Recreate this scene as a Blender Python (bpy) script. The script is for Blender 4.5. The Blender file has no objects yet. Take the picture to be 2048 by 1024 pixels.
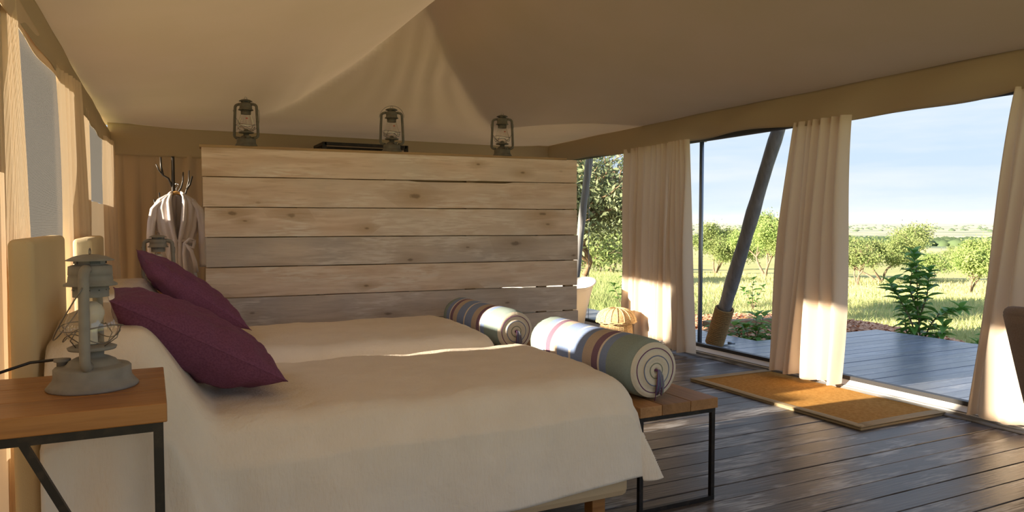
import bpy, math, random
import numpy as np
from mathutils import Vector, Matrix
random.seed(7); np.random.seed(7)
PI = math.pi
D = bpy.data
COL = bpy.context.scene.collection
SC = bpy.context.scene

# ------------------------------------------------------------------ camera
F = 1460.0
PITCH = math.atan(65 / F); YAW = math.radians(26.4)
cd = D.cameras.new('camera'); cam = D.objects.new('camera', cd); COL.objects.link(cam)
cd.sensor_width = 36; cd.lens = F / 2048 * 36; cd.clip_end = 30000; cd.clip_start = .05
cam.location = (0, 0, 1.2)
cam.rotation_euler = (PI / 2 - PITCH, 0, -YAW)
SC.camera = cam

# ------------------------------------------------------------------ exposure, sun, sky
SC.view_settings.view_transform = 'Standard'; SC.view_settings.look = 'None'
SC.view_settings.gamma = 1; SC.view_settings.use_curve_mapping = False
SC.view_settings.exposure = 0.8
SC.cycles.max_bounces = 10; SC.cycles.diffuse_bounces = 6; SC.cycles.transparent_max_bounces = 24
SC.cycles.transmission_bounces = 8; SC.cycles.glossy_bounces = 4
SC.cycles.sample_clamp_indirect = 6; SC.cycles.use_denoising = True
SC.cycles.caustics_reflective = False; SC.cycles.caustics_refractive = False

SUN_DIR = Vector((1, -0.035, -0.268)).normalized()
sl = D.lights.new('sun', 'SUN'); so = D.objects.new('sun', sl); COL.objects.link(so)
sl.energy = 11.5; sl.color = (1.0, .87, .69); sl.angle = math.radians(.9)
so.rotation_euler = SUN_DIR.to_track_quat('-Z', 'Y').to_euler(); so.location = (-10, 4, 6)

world = D.worlds.new('sky'); SC.world = world; world.use_nodes = True
def build_sky():
    nt = world.node_tree; N = nt.nodes; L = nt.links
    for n in list(N): N.remove(n)
    out = N.new('ShaderNodeOutputWorld'); bg = N.new('ShaderNodeBackground')
    tc = N.new('ShaderNodeTexCoord'); sep = N.new('ShaderNodeSeparateXYZ'); L.new(tc.outputs['Generated'], sep.inputs[0])
    rp = N.new('ShaderNodeValToRGB'); L.new(sep.outputs['Z'], rp.inputs[0])
    e = rp.color_ramp.elements
    e[0].position = 0; e[0].color = (.64, .78, .92, 1)
    e[1].position = .12; e[1].color = (.60, .76, .94, 1)
    for p, c in ((.3, (.50, .69, .95, 1)), (.6, (.28, .50, .92, 1)), (1, (.16, .36, .84, 1))):
        x = e.new(p); x.color = c
    mp = N.new('ShaderNodeMapping'); mp.inputs['Scale'].default_value = (1.6, 1.6, 13)
    L.new(tc.outputs['Generated'], mp.inputs[0])
    no = N.new('ShaderNodeTexNoise'); no.inputs['Scale'].default_value = 1.7; no.inputs['Detail'].default_value = 7
    no.inputs['Roughness'].default_value = .55; L.new(mp.outputs[0], no.inputs[0])
    r2 = N.new('ShaderNodeValToRGB'); r2.color_ramp.elements[0].position = .38; r2.color_ramp.elements[1].position = .68
    L.new(no.outputs[0], r2.inputs[0])
    mul = N.new('ShaderNodeMath'); mul.operation = 'MULTIPLY'; mul.inputs[1].default_value = .75; L.new(r2.outputs[0], mul.inputs[0])
    mx = N.new('ShaderNodeMix'); mx.data_type = 'RGBA'; L.new(mul.outputs[0], mx.inputs[0]); L.new(rp.outputs[0], mx.inputs[6])
    mx.inputs[7].default_value = (.93, .95, .97, 1)
    L.new(mx.outputs[2], bg.inputs[0]); bg.inputs[1].default_value = .62
    L.new(bg.outputs[0], out.inputs[0])
build_sky()

# ------------------------------------------------------------------ mesh helpers
def newobj(name, me, mat=None, parent=None, smooth=False):
    o = D.objects.new(name, me); COL.objects.link(o)
    if mat is not None and not me.materials: me.materials.append(mat)
    if smooth: me.polygons.foreach_set('use_smooth', [True] * len(me.polygons))
    if parent is not None:
        o.parent = parent; o.matrix_parent_inverse = parent.matrix_basis.inverted() if parent.type == 'EMPTY' and parent.get('_w') else Matrix()
    return o
class MB:
    def __init__(s): s.v = []; s.f = []
    def add(s, vs, fs):
        n = len(s.v); s.v += [tuple(map(float, p)) for p in vs]; s.f += [tuple(i + n for i in f) for f in fs]; return s
    def box(s, c, d, rz=0, M=None):
        x, y, z = [k / 2 for k in d]
        P = [Vector((i * x, j * y, k * z)) for i in (-1, 1) for j in (-1, 1) for k in (-1, 1)]
        R = Matrix.Rotation(rz, 3, 'Z') if M is None else M
        P = [R @ p + Vector(c) for p in P]
        return s.add(P, [(0, 1, 3, 2), (4, 6, 7, 5), (0, 4, 5, 1), (2, 3, 7, 6), (0, 2, 6, 4), (1, 5, 7, 3)])
    def bbox(s, x0, x1, y0, y1, z0, z1): return s.box(((x0 + x1) / 2, (y0 + y1) / 2, (z0 + z1) / 2), (x1 - x0, y1 - y0, z1 - z0))
    def bar(s, a, b, w, h=None):
        a = Vector(a); b = Vector(b); d = b - a; h = h or w
        q = d.to_track_quat('Z', 'Y').to_matrix()
        return s.box((a + b) / 2, (w, h, d.length), M=q)
    def tube(s, pts, r, n=8, caps=True, closed=False):
        pts = [Vector(p) for p in pts]; m = len(pts)
        rr = r if isinstance(r, (list, tuple)) else [r] * m
        V = []; up = None
        for i, p in enumerate(pts):
            if closed: t = pts[(i + 1) % m] - pts[i - 1]
            else: t = pts[min(i + 1, m - 1)] - pts[max(i - 1, 0)]
            if t.length < 1e-9: t = Vector((0, 0, 1))
            t.normalize()
            if up is None:
                up = Vector((0, 0, 1)) if abs(t.z) < .9 else Vector((1, 0, 0))
            x = up - t * up.dot(t)
            if x.length < 1e-6: x = t.orthogonal()
            x.normalize(); up = x; y = t.cross(x)
            for k in range(n):
                a = 2 * PI * k / n; V.append(p + (x * math.cos(a) + y * math.sin(a)) * rr[i])
        Fc = []
        for i in range(m if closed else m - 1):
            j = (i + 1) % m
            for k in range(n):
                l = (k + 1) % n; Fc.append((i * n + k, i * n + l, j * n + l, j * n + k))
        if caps and not closed: Fc += [tuple(range(n))[::-1], tuple((m - 1) * n + k for k in range(n))]
        return s.add(V, Fc)
    def lathe(s, prof, n=32, c=(0, 0, 0), sx=1, sy=1):
        V = []; Fc = []
        for r, z in prof:
            for k in range(n):
                a = 2 * PI * k / n; V.append((c[0] + r * sx * math.cos(a), c[1] + r * sy * math.sin(a), c[2] + z))
        for i in range(len(prof) - 1):
            for k in range(n):
                l = (k + 1) % n; Fc.append((i * n + k, i * n + l, (i + 1) * n + l, (i + 1) * n + k))
        return s.add(V, Fc)
    def grid(s, fn, nu, nv, closeu=False):
        V = [fn(i / (nu if closeu else nu - 1), j / (nv - 1)) for i in range(nu) for j in range(nv)]
        Fc = []
        for i in range(nu if closeu else nu - 1):
            k = (i + 1) % nu
            for j in range(nv - 1): Fc.append((i * nv + j, k * nv + j, k * nv + j + 1, i * nv + j + 1))
        return s.add(V, Fc)
    def build(s, name, mat, parent=None, smooth=False, bevel=0, solid=0, sub=0):
        me = D.meshes.new(name); me.from_pydata(s.v, [], s.f); me.update()
        o = newobj(name, me, mat, parent, smooth)
        if solid:
            m = o.modifiers.new('s', 'SOLIDIFY'); m.thickness = solid; m.offset = 0
        if bevel:
            m = o.modifiers.new('b', 'BEVEL'); m.width = bevel; m.segments = 2; m.limit_method = 'ANGLE'; m.angle_limit = math.radians(40)
        if sub:
            m = o.modifiers.new('u', 'SUBSURF'); m.levels = m.render_levels = sub
        return o
def empty(name, loc=(0, 0, 0), rz=0):
    o = D.objects.new(name, None); COL.objects.link(o); o.location = loc; o.rotation_euler = (0, 0, rz); o.empty_display_size = .1
    return o
def tag(o, label=None, cat=None, group=None, kind=None):
    if label: o['label'] = label
    if cat: o['category'] = cat
    if group: o['group'] = group
    if kind: o['kind'] = kind
    return o
def copy_tree(o, parent=None):
    c = o.copy(); COL.objects.link(c)
    if parent is not None: c.parent = parent
    for ch in list(o.children): copy_tree(ch, c)
    return c
def lerp(a, b, t): return a + (b - a) * t
def sstep(a, b, x):
    t = min(1, max(0, (x - a) / (b - a))); return t * t * (3 - 2 * t)
def vnoise(x, y=0., z=0.):
    return (math.sin(x * 1.7 + y * 2.3 + 1.3) + math.sin(x * 3.1 - y * 1.9 + z * 2.1 + .4) * .6 + math.sin(x * .73 + y * 4.7 - z * 1.3 + 2.2) * .5) / 2.1

# ------------------------------------------------------------------ materials
def mat(name, col, rough=.7, metal=0, noise=None, bump=None, spec=.5, trans=0, alpha=None, coords='Object', scale3=(1, 1, 1), emit=None):
    """principled; noise=(scale, col2, lo, hi) mixes a second colour; bump=(scale, strength); trans = share of translucent cloth"""
    m = D.materials.new(name); m.use_nodes = True
    nt = m.node_tree; N = nt.nodes; L = nt.links; p = N['Principled BSDF']
    p.inputs['Base Color'].default_value = (*col, 1); p.inputs['Roughness'].default_value = rough
    p.inputs['Metallic'].default_value = metal; p.inputs['Specular IOR Level'].default_value = spec
    if coords == 'World': src = N.new('ShaderNodeNewGeometry').outputs['Position']
    else: src = N.new('ShaderNodeTexCoord').outputs['Object']
    mp = N.new('ShaderNodeMapping'); mp.inputs['Scale'].default_value = scale3; L.new(src, mp.inputs[0])
    colout = None
    if noise:
        t = N.new('ShaderNodeTexNoise'); t.inputs['Scale'].default_value = noise[0]; t.inputs['Detail'].default_value = 6
        L.new(mp.outputs[0], t.inputs[0])
        r = N.new('ShaderNodeMapRange'); r.inputs[1].default_value = noise[2]; r.inputs[2].default_value = noise[3]; L.new(t.outputs[0], r.inputs[0])
        mx = N.new('ShaderNodeMix'); mx.data_type = 'RGBA'; mx.inputs[6].default_value = (*col, 1); mx.inputs[7].default_value = (*noise[1], 1)
        L.new(r.outputs[0], mx.inputs[0]); colout = mx.outputs[2]; L.new(colout, p.inputs['Base Color'])
    if bump:
        t = N.new('ShaderNodeTexNoise'); t.inputs['Scale'].default_value = bump[0]; t.inputs['Detail'].default_value = 4
        L.new(mp.outputs[0], t.inputs[0])
        b = N.new('ShaderNodeBump'); b.inputs['Strength'].default_value = bump[1]; b.inputs['Distance'].default_value = .01
        L.new(t.outputs[0], b.inputs['Height']); L.new(b.outputs[0], p.inputs['Normal'])
    if trans:
        tr = N.new('ShaderNodeBsdfTranslucent')
        if colout: L.new(colout, tr.inputs[0])
        else: tr.inputs[0].default_value = (*col, 1)
        ms = N.new('ShaderNodeMixShader'); ms.inputs[0].default_value = trans
        L.new(p.outputs[0], ms.inputs[1]); L.new(tr.outputs[0], ms.inputs[2]); L.new(ms.outputs[0], N['Material Output'].inputs[0])
    if alpha is not None: p.inputs['Alpha'].default_value = alpha
    return m
def wood_mat(name, c1, c2, c3, axis, rough=.55, knots=0., grey=None, ringscale=1., bumpk=.25, var=.12, white=None, coords='World'):
    """grain running along `axis` ('X','Y','Z'); optional knots, grey weathering and white wear patches"""
    m = D.materials.new(name); m.use_nodes = True
    nt = m.node_tree; N = nt.nodes; L = nt.links; p = N['Principled BSDF']; p.inputs['Roughness'].default_value = rough
    src = N.new('ShaderNodeNewGeometry').outputs['Position'] if coords == 'World' else N.new('ShaderNodeTexCoord').outputs['Object']
    oi = N.new('ShaderNodeObjectInfo')
    ofs = N.new('ShaderNodeVectorMath'); ofs.operation = 'SCALE'; ofs.inputs[0].default_value = (17., 23., 31.); L.new(oi.outputs['Random'], ofs.inputs[3])
    ad = N.new('ShaderNodeVectorMath'); L.new(src, ad.inputs[0]); L.new(ofs.outputs[0], ad.inputs[1])
    st = {'X': (.8, 14, 14), 'Y': (14, .8, 14), 'Z': (14, 14, .8)}[axis]
    def noise(scale3, sc, det=5, dist=0.):
        mp = N.new('ShaderNodeMapping'); mp.inputs['Scale'].default_value = scale3; L.new(ad.outputs[0], mp.inputs[0])
        t = N.new('ShaderNodeTexNoise'); t.inputs['Scale'].default_value = sc; t.inputs['Detail'].default_value = det
        t.inputs['Distortion'].default_value = dist; L.new(mp.outputs[0], t.inputs[0]); return t.outputs[0]
    def rng(x, a, b, c=0., d=1.):
        r = N.new('ShaderNodeMapRange'); r.inputs[1].default_value = a; r.inputs[2].default_value = b; r.inputs[3].default_value = c; r.inputs[4].default_value = d
        L.new(x, r.inputs[0]); return r.outputs[0]
    def mix(f, a, b):
        x = N.new('ShaderNodeMix'); x.data_type = 'RGBA'
        L.new(f, x.inputs[0])
        for k, s in ((6, a), (7, b)):
            if isinstance(s, tuple): x.inputs[k].default_value = (*s, 1)
            else: L.new(s, x.inputs[k])
        return x.outputs[2]
    g1 = noise(st, 1.6 * ringscale, 6, .6); g2 = noise(st, 6. * ringscale, 4, 0)
    low = noise(tuple(1.6 if k < 1 else 3. for k in st), 1., 3)
    c = mix(rng(g1, .36, .64), c1, c2)
    c = mix(rng(g2, .55, .78, 0, .55), c, c3)
    if grey: c = mix(rng(low, .45, .7, 0, .8), c, grey)
    if white:
        w = noise(tuple(1.3 if k < 1 else 3.2 for k in st), 1.5, 9, .4); w2 = noise(tuple(2.2 if k < 1 else 26. for k in st), 3., 6, .5)
        mm = N.new('ShaderNodeMath'); mm.operation = 'MULTIPLY'; L.new(rng(w, .50, .60, 0, .6 if 'pine' in name else 1.), mm.inputs[0]); L.new(rng(w2, .42, .58), mm.inputs[1])
        c = mix(mm.outputs[0], c, white)
    if knots:
        pass
        sx = N.new('ShaderNodeSeparateXYZ'); L.new(ad.outputs[0], sx.inputs[0]); mp = N.new('ShaderNodeCombineXYZ')
        sc2 = {'X': (('X', 2.3), ('Z', 5.6)), 'Y': (('Y', 2.3), ('X', 5.6)), 'Z': (('Z', 2.3), ('X', 5.6))}[axis]
        if name == 'varnished_pine': sc2 = (('X', 2.3), ('Y', 5.6))
        for k_, (ch_, f_) in enumerate(sc2):
            q = N.new('ShaderNodeMath'); q.operation = 'MULTIPLY'; q.inputs[1].default_value = f_; L.new(sx.outputs[ch_], q.inputs[0]); L.new(q.outputs[0], mp.inputs[k_])
        v = N.new('ShaderNodeTexVoronoi'); v.voronoi_dimensions = '2D'; v.inputs['Scale'].default_value = 1.; L.new(mp.outputs[0], v.inputs[0])
        sr = N.new('ShaderNodeSeparateXYZ'); L.new(v.outputs['Color'], sr.inputs[0])
        vis = rng(sr.outputs['X'], .42, .62); siz = rng(sr.outputs['Y'], 0, 1, .75, 2.2)
        dn = noise((30, 30, 30), 1., 3)
        def mul(a, b, op='MULTIPLY', c=None):
            q = N.new('ShaderNodeMath'); q.operation = op; L.new(a, q.inputs[0])
            if isinstance(b, float): q.inputs[1].default_value = b
            else: L.new(b, q.inputs[1])
            return q.outputs[0]
        dist = mul(mul(v.outputs['Distance'], siz), mul(mul(dn, .10, 'MULTIPLY'), -.05, 'ADD'), 'ADD')
        k1 = rng(dist, .085, .04); k2 = rng(dist, .5, .07, 0, .6)
        k1.node.inputs[4].default_value = .8 * knots; k2.node.inputs[4].default_value = .75 * knots
        k1 = mul(k1, vis); k2 = mul(k2, vis)
        c = mix(k2, c, c3); c = mix(k1, c, tuple(x * .45 for x in c3))
    hs = N.new('ShaderNodeHueSaturation'); L.new(c, hs.inputs['Color']); L.new(rng(oi.outputs['Random'], 0, 1, 1 - var, 1 + var), hs.inputs['Value'])
    L.new(hs.outputs[0], p.inputs['Base Color'])
    b = N.new('ShaderNodeBump'); b.inputs['Strength'].default_value = bumpk; b.inputs['Distance'].default_value = .004
    L.new(g2, b.inputs['Height']); L.new(b.outputs[0], p.inputs['Normal'])
    return m
def weave_mat(name, col, col2, trans=0., scale=420., rough=.95, bumps=.25):
    m = mat(name, col, rough, noise=(7, col2, .35, .7), trans=trans, spec=.2)
    nt = m.node_tree; N = nt.nodes; L = nt.links; p = N['Principled BSDF']
    tc = N.new('ShaderNodeTexCoord')
    n1 = N.new('ShaderNodeTexNoise'); n1.inputs['Scale'].default_value = scale / 4; n1.inputs['Detail'].default_value = 3
    mp = N.new('ShaderNodeMapping'); mp.inputs['Scale'].default_value = (1, 1, .25); L.new(tc.outputs['Object'], mp.inputs[0]); L.new(mp.outputs[0], n1.inputs[0])
    n2 = N.new('ShaderNodeTexNoise'); n2.inputs['Scale'].default_value = 11; n2.inputs['Detail'].default_value = 9; n2.inputs['Distortion'].default_value = .6; L.new(tc.outputs['Object'], n2.inputs[0])
    ad = N.new('ShaderNodeMath'); ad.operation = 'MULTIPLY_ADD'; ad.inputs[1].default_value = .32; L.new(n1.outputs[0], ad.inputs[0]); L.new(n2.outputs[0], ad.inputs[2])
    b = N.new('ShaderNodeBump'); b.inputs['Strength'].default_value = bumps; b.inputs['Distance'].default_value = .012
    L.new(ad.outputs[0], b.inputs['Height']); L.new(b.outputs[0], p.inputs['Normal'])
    return m

M = {}
M['canvas'] = mat('canvas', (.60, .45, .285), .9, noise=(2.0, (.57, .43, .26), .3, .7), trans=.075, spec=.15)
M['canvas_wall'] = mat('canvas_wall', (.56, .43, .29), .9, trans=.08, spec=.15)
M['curtain'] = mat('curtain_cotton', (.84, .70, .55), .9, trans=.15, spec=.15, bump=(500, .08))
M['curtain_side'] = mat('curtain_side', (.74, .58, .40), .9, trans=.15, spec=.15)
M['coverlet'] = weave_mat('coverlet_cotton', (.84, .74, .62), (.79, .69, .57), bumps=.7)
M['headboard'] = mat('headboard_canvas', (.66, .52, .31), .85, noise=(4, (.62, .48, .28), .3, .7), spec=.2, bump=(300, .1))
M['bedbase'] = mat('bed_base_fabric', (.60, .43, .25), .85, spec=.2, bump=(300, .1))
M['purple'] = mat('purple_linen', (.19, .066, .125), .85, noise=(160, (.14, .046, .09), .35, .65), spec=.25, bump=(14, .35))
M['plank'] = wood_mat('whitewashed_pine', (.82, .66, .52), (.68, .50, .36), (.48, .32, .18), 'X', .7, knots=.95, grey=(.66, .56, .46), white=(.88, .79, .68), var=.07, bumpk=.5)
M['plank_grey'] = wood_mat('greyed_pine', (.70, .59, .49), (.57, .47, .385), (.42, .32, .24), 'X', .75, knots=.95, grey=(.47, .42, .39), white=(.84, .77, .70), var=.06, bumpk=.5)
M['plank_edge'] = wood_mat('raw_pine_edge', (.45, .30, .15), (.38, .24, .12), (.25, .15, .08), 'X', .75)
M['floor'] = wood_mat('worn_floor_board', (.085, .064, .050), (.058, .046, .038), (.03, .024, .021), 'X', .40, grey=(.12, .10, .088), white=(.33, .32, .32), var=.22, bumpk=.5)
M['deck'] = wood_mat('grey_deck_board', (.19, .215, .27), (.14, .16, .21), (.085, .095, .12), 'X', .27, grey=(.22, .225, .24), white=(.30, .31, .33), var=.14, bumpk=.35)  # blue of the sky's reflection is mixed into these grey board colours
M['tablewood'] = wood_mat('varnished_pine', (.37, .165, .045), (.27, .11, .026), (.14, .048, .012), 'X', .38, knots=.6, var=.06, ringscale=.7)
M['benchwood'] = wood_mat('rustic_bench_wood', (.40, .20, .075), (.30, .145, .05), (.16, .075, .028), 'Y', .5, knots=.6, var=.18)
M['steel'] = mat('black_steel', (.028, .024, .022), .45, .6, noise=(30, (.06, .045, .035), .5, .75))
M['grey_paint'] = mat('grey_lantern_paint', (.265, .250, .225), .6, 0, noise=(25, (.22, .205, .185), .4, .7), spec=.35)
M['olive_paint'] = mat('dull_lantern_paint', (.15, .135, .105), .6, 0, noise=(25, (.11, .10, .08), .4, .7), spec=.35)
M['wire'] = mat('lantern_wire', (.22, .20, .18), .4, .7)
M['black'] = mat('black_plastic', (.012, .012, .013), .35)
M['bulb'] = mat('frosted_bulb', (.85, .83, .78), .3, trans=.3)
M['white'] = mat('white_enamel', (.85, .83, .78), .25, spec=.6)
M['socket'] = mat('white_socket', (.7, .7, .66), .5)
M['red'] = mat('red_print', (.5, .05, .03), .5)
M['robe'] = mat('robe_towelling', (.80, .72, .67), .95, spec=.1, bump=(260, .35), noise=(9, (.76, .67, .62), .3, .7))
M['branch'] = mat('bent_branch_iron', (.045, .038, .032), .4, .3)
M['hanger'] = mat('hanger_wood', (.45, .24, .07), .45)
M['wicker_dark'] = mat('wicker_dark', (.50, .33, .15), .8)
M['wicker'] = mat('wicker', (.78, .58, .32), .6, noise=(60, (.62, .42, .20), .4, .65), bump=(120, .3))
M['coir'] = mat('coir', (.66, .35, .095), .95, noise=(45, (.54, .26, .06), .35, .65), bump=(350, .9), spec=.1)
M['rugborder'] = mat('rug_border', (.42, .32, .19), .9, spec=.15, bump=(300, .1))
M['log'] = wood_mat('weathered_log', (.25, .245, .25), (.17, .168, .175), (.08, .075, .075), 'Z', .55, ringscale=.7, bumpk=.5)
M['rope'] = mat('manila_rope', (.32, .20, .075), .9, noise=(90, (.22, .13, .045), .4, .65), bump=(200, .4))
M['galv'] = mat('galvanised_steel', (.30, .33, .36), .35, .8)
M['dark_rail'] = mat('dark_rail', (.035, .034, .035), .5)
M['pale_rail'] = mat('pale_rail', (.74, .70, .64), .5)
M['tarp'] = mat('grey_tarp', (.20, .20, .20), .45, noise=(6, (.30, .30, .30), .5, .8), bump=(12, .5))
M['mesh'] = mat('fly_mesh_thread', (.09, .085, .08), .85, spec=.06)
M['armchair'] = mat('taupe_linen', (.36, .29, .26), .9, noise=(220, (.28, .22, .2), .4, .6), spec=.2, bump=(300, .3))
M['redwood'] = wood_mat('red_brown_wood', (.20, .06, .03), (.15, .045, .02), (.08, .02, .01), 'X', .4)
def glass_mat(name, col=(1, 1, 1), rough=0.0):
    m = D.materials.new(name); m.use_nodes = True; N = m.node_tree.nodes; L = m.node_tree.links
    N.remove(N['Principled BSDF'])
    g = N.new('ShaderNodeBsdfGlossy'); g.inputs['Roughness'].default_value = .03
    t = N.new('ShaderNodeBsdfTransparent'); t.inputs[0].default_value = (*col, 1)
    ge = N.new('ShaderNodeNewGeometry'); dt = N.new('ShaderNodeVectorMath'); dt.operation = 'DOT_PRODUCT'
    L.new(ge.outputs['Incoming'], dt.inputs[0]); L.new(ge.outputs['Normal'], dt.inputs[1])
    def mth(op, a, b=None, cl=False):
        q = N.new('ShaderNodeMath'); q.operation = op; q.use_clamp = cl
        for k, v in ((0, a), (1, b)):
            if v is None: continue
            if isinstance(v, (int, float)): q.inputs[k].default_value = v
            else: L.new(v, q.inputs[k])
        return q.outputs[0]
    fr_ = mth('MULTIPLY_ADD', mth('POWER', mth('SUBTRACT', 1., mth('ABSOLUTE', dt.outputs['Value']), True), 5.), .94); fr_.node.inputs[2].default_value = .09
    mx = N.new('ShaderNodeMixShader'); L.new(fr_, mx.inputs[0]); L.new(t.outputs[0], mx.inputs[1]); L.new(g.outputs[0], mx.inputs[2])
    L.new(mx.outputs[0], N['Material Output'].inputs[0]); return m
M['glass'] = glass_mat('chimney_glass', (.96, .95, .92))
M['film'] = glass_mat('clear_film', (.97, .98, .97))
def bolster_mat():
    m = D.materials.new('striped_bolster'); m.use_nodes = True; N = m.node_tree.nodes; L = m.node_tree.links; p = N['Principled BSDF']
    p.inputs['Roughness'].default_value = .9; p.inputs['Specular IOR Level'].default_value = .2
    tc = N.new('ShaderNodeTexCoord'); sp = N.new('ShaderNodeSeparateXYZ'); L.new(tc.outputs['Object'], sp.inputs[0])
    r = N.new('ShaderNodeValToRGB'); L.new(sp.outputs['Y'], r.inputs[0]); r.color_ramp.interpolation = 'CONSTANT'
    sage = (.29, .36, .34); blue = (.25, .33, .54); cream = (.78, .70, .60); plum = (.25, .155, .22); tan = (.56, .46, .37)
    seq = [(0, sage), (.17, blue), (.225, cream), (.24, plum), (.29, tan), (.37, blue), (.475, cream), (.495, blue), (.60, tan), (.665, plum), (.71, cream), (.725, blue), (.78, sage)]
    e = r.color_ramp.elements; e[0].position = 0; e[0].color = (*seq[0][1], 1); e[1].position = seq[1][0]; e[1].color = (*seq[1][1], 1)
    for q, c in seq[2:]:
        x = e.new(q); x.color = (*c, 1)
    t = N.new('ShaderNodeTexNoise'); t.inputs['Scale'].default_value = 260; L.new(tc.outputs['Object'], t.inputs[0])
    hs = N.new('ShaderNodeHueSaturation'); mr = N.new('ShaderNodeMapRange'); mr.inputs[3].default_value = .8; mr.inputs[4].default_value = 1.2
    L.new(t.outputs[0], mr.inputs[0]); L.new(mr.outputs[0], hs.inputs['Value']); L.new(r.outputs[0], hs.inputs['Color'])
    L.new(hs.outputs[0], p.inputs['Base Color'])
    b = N.new('ShaderNodeBump'); b.inputs['Strength'].default_value = .2; b.inputs['Distance'].default_value = .01
    t2 = N.new('ShaderNodeTexNoise'); t2.inputs['Scale'].default_value = 20; L.new(tc.outputs['Object'], t2.inputs[0]); L.new(t2.outputs[0], b.inputs['Height']); L.new(b.outputs[0], p.inputs['Normal'])
    return m
M['bolster'] = bolster_mat()
M['bolster_end'] = mat('cream_linen', (.68, .60, .48), .9, spec=.2, bump=(60, .3))
M['yarn_plum'] = mat('plum_yarn', (.16, .06, .15), .9); M['yarn_blue'] = mat('blue_yarn', (.16, .20, .33), .9); M['yarn_sage'] = mat('sage_yarn', (.24, .26, .20), .9)

# outdoors
def ground_mat():
    m = D.materials.new('savannah_ground'); m.use_nodes = True; N = m.node_tree.nodes; L = m.node_tree.links; p = N['Principled BSDF']
    p.inputs['Roughness'].default_value = 1; p.inputs['Specular IOR Level'].default_value = .05
    g = N.new('ShaderNodeNewGeometry')
    def noise(sc, det=6, s3=(1, 1, 1)):
        mp = N.new('ShaderNodeMapping'); mp.inputs['Scale'].default_value = s3; L.new(g.outputs['Position'], mp.inputs[0])
        t = N.new('ShaderNodeTexNoise'); t.inputs['Scale'].default_value = sc; t.inputs['Detail'].default_value = det; L.new(mp.outputs[0], t.inputs[0]); return t.outputs[0]
    def rng(x, a, b, c=0., d=1.):
        r = N.new('ShaderNodeMapRange'); r.inputs[1].default_value = a; r.inputs[2].default_value = b; r.inputs[3].default_value = c; r.inputs[4].default_value = d; L.new(x, r.inputs[0]); return r.outputs[0]
    def mix(f, a, b):
        x = N.new('ShaderNodeMix'); x.data_type = 'RGBA'; L.new(f, x.inputs[0])
        for k, s in ((6, a), (7, b)):
            if isinstance(s, tuple): x.inputs[k].default_value = (*s, 1)
            else: L.new(s, x.inputs[k])
        return x.outputs[2]
    c = mix(rng(noise(.12), .4, .62), (.60, .54, .26), (.44, .46, .19))
    c = mix(rng(noise(1.1), .4, .7, 0, .6), c, (.58, .50, .22))
    c = mix(rng(noise(9, 3), .4, .7, 0, .5), c, (.34, .38, .14))
    far = mix(rng(noise(.006, 9), .47, .60), (.62, .56, .36), (.22, .27, .17))
    ln = N.new('ShaderNodeVectorMath'); ln.operation = 'LENGTH'; L.new(g.outputs['Position'], ln.inputs[0])
    c = mix(rng(ln.outputs['Value'], 90, 420), c, far)
    L.new(c, p.inputs['Base Color']); return m
M['ground'] = ground_mat()
M['mulch'] = mat('mulch', (.55, .28, .15), 1, noise=(9, (.68, .42, .26), .35, .65), bump=(30, 1.), coords='World')
M['chip'] = mat('bark_chip', (.80, .46, .27), .9, noise=(6, (.55, .27, .14), .35, .6), coords='World')
M['soil'] = mat('termite_soil', (.36, .20, .12), 1, bump=(20, .8))
M['grass'] = mat('grass_blade', (.66, .60, .30), .8, noise=(.8, (.50, .52, .22), .35, .65), trans=.35, coords='World', spec=.2)
M['grass_green'] = mat('green_grass_blade', (.34, .46, .16), .8, noise=(.8, (.52, .54, .24), .35, .65), trans=.35, coords='World', spec=.2)
M['leaf_shrub'] = mat('shrub_leaf', (.13, .30, .055), .45, noise=(7, (.20, .40, .08), .4, .65), trans=.3, coords='World')
M['leaf_mid'] = mat('mid_leaf', (.20, .40, .08), .45, noise=(7, (.27, .47, .11), .4, .65), trans=.3, coords='World')
M['leaf_lime'] = mat('lime_leaf', (.22, .38, .07), .5, noise=(7, (.32, .46, .10), .4, .65), trans=.35, coords='World')
M['foliage_a'] = mat('thorn_foliage', (.20, .27, .09), .7, noise=(1.2, (.31, .36, .13), .35, .65), trans=.25, coords='World', spec=.2)
M['foliage_b'] = mat('bright_foliage', (.25, .36, .10), .7, noise=(1.2, (.37, .45, .15), .35, .65), trans=.25, coords='World', spec=.2)
M['foliage_c'] = mat('grey_green_foliage', (.17, .22, .11), .65, noise=(3, (.34, .38, .20), .35, .65), trans=.3, coords='World', spec=.4)
M['bark'] = mat('grey_bark', (.20, .14, .09), .9, noise=(9, (.30, .22, .15), .4, .6))
M['bark_warm'] = mat('warm_bark', (.26, .16, .09), .9, noise=(9, (.34, .22, .13), .4, .6))

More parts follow.
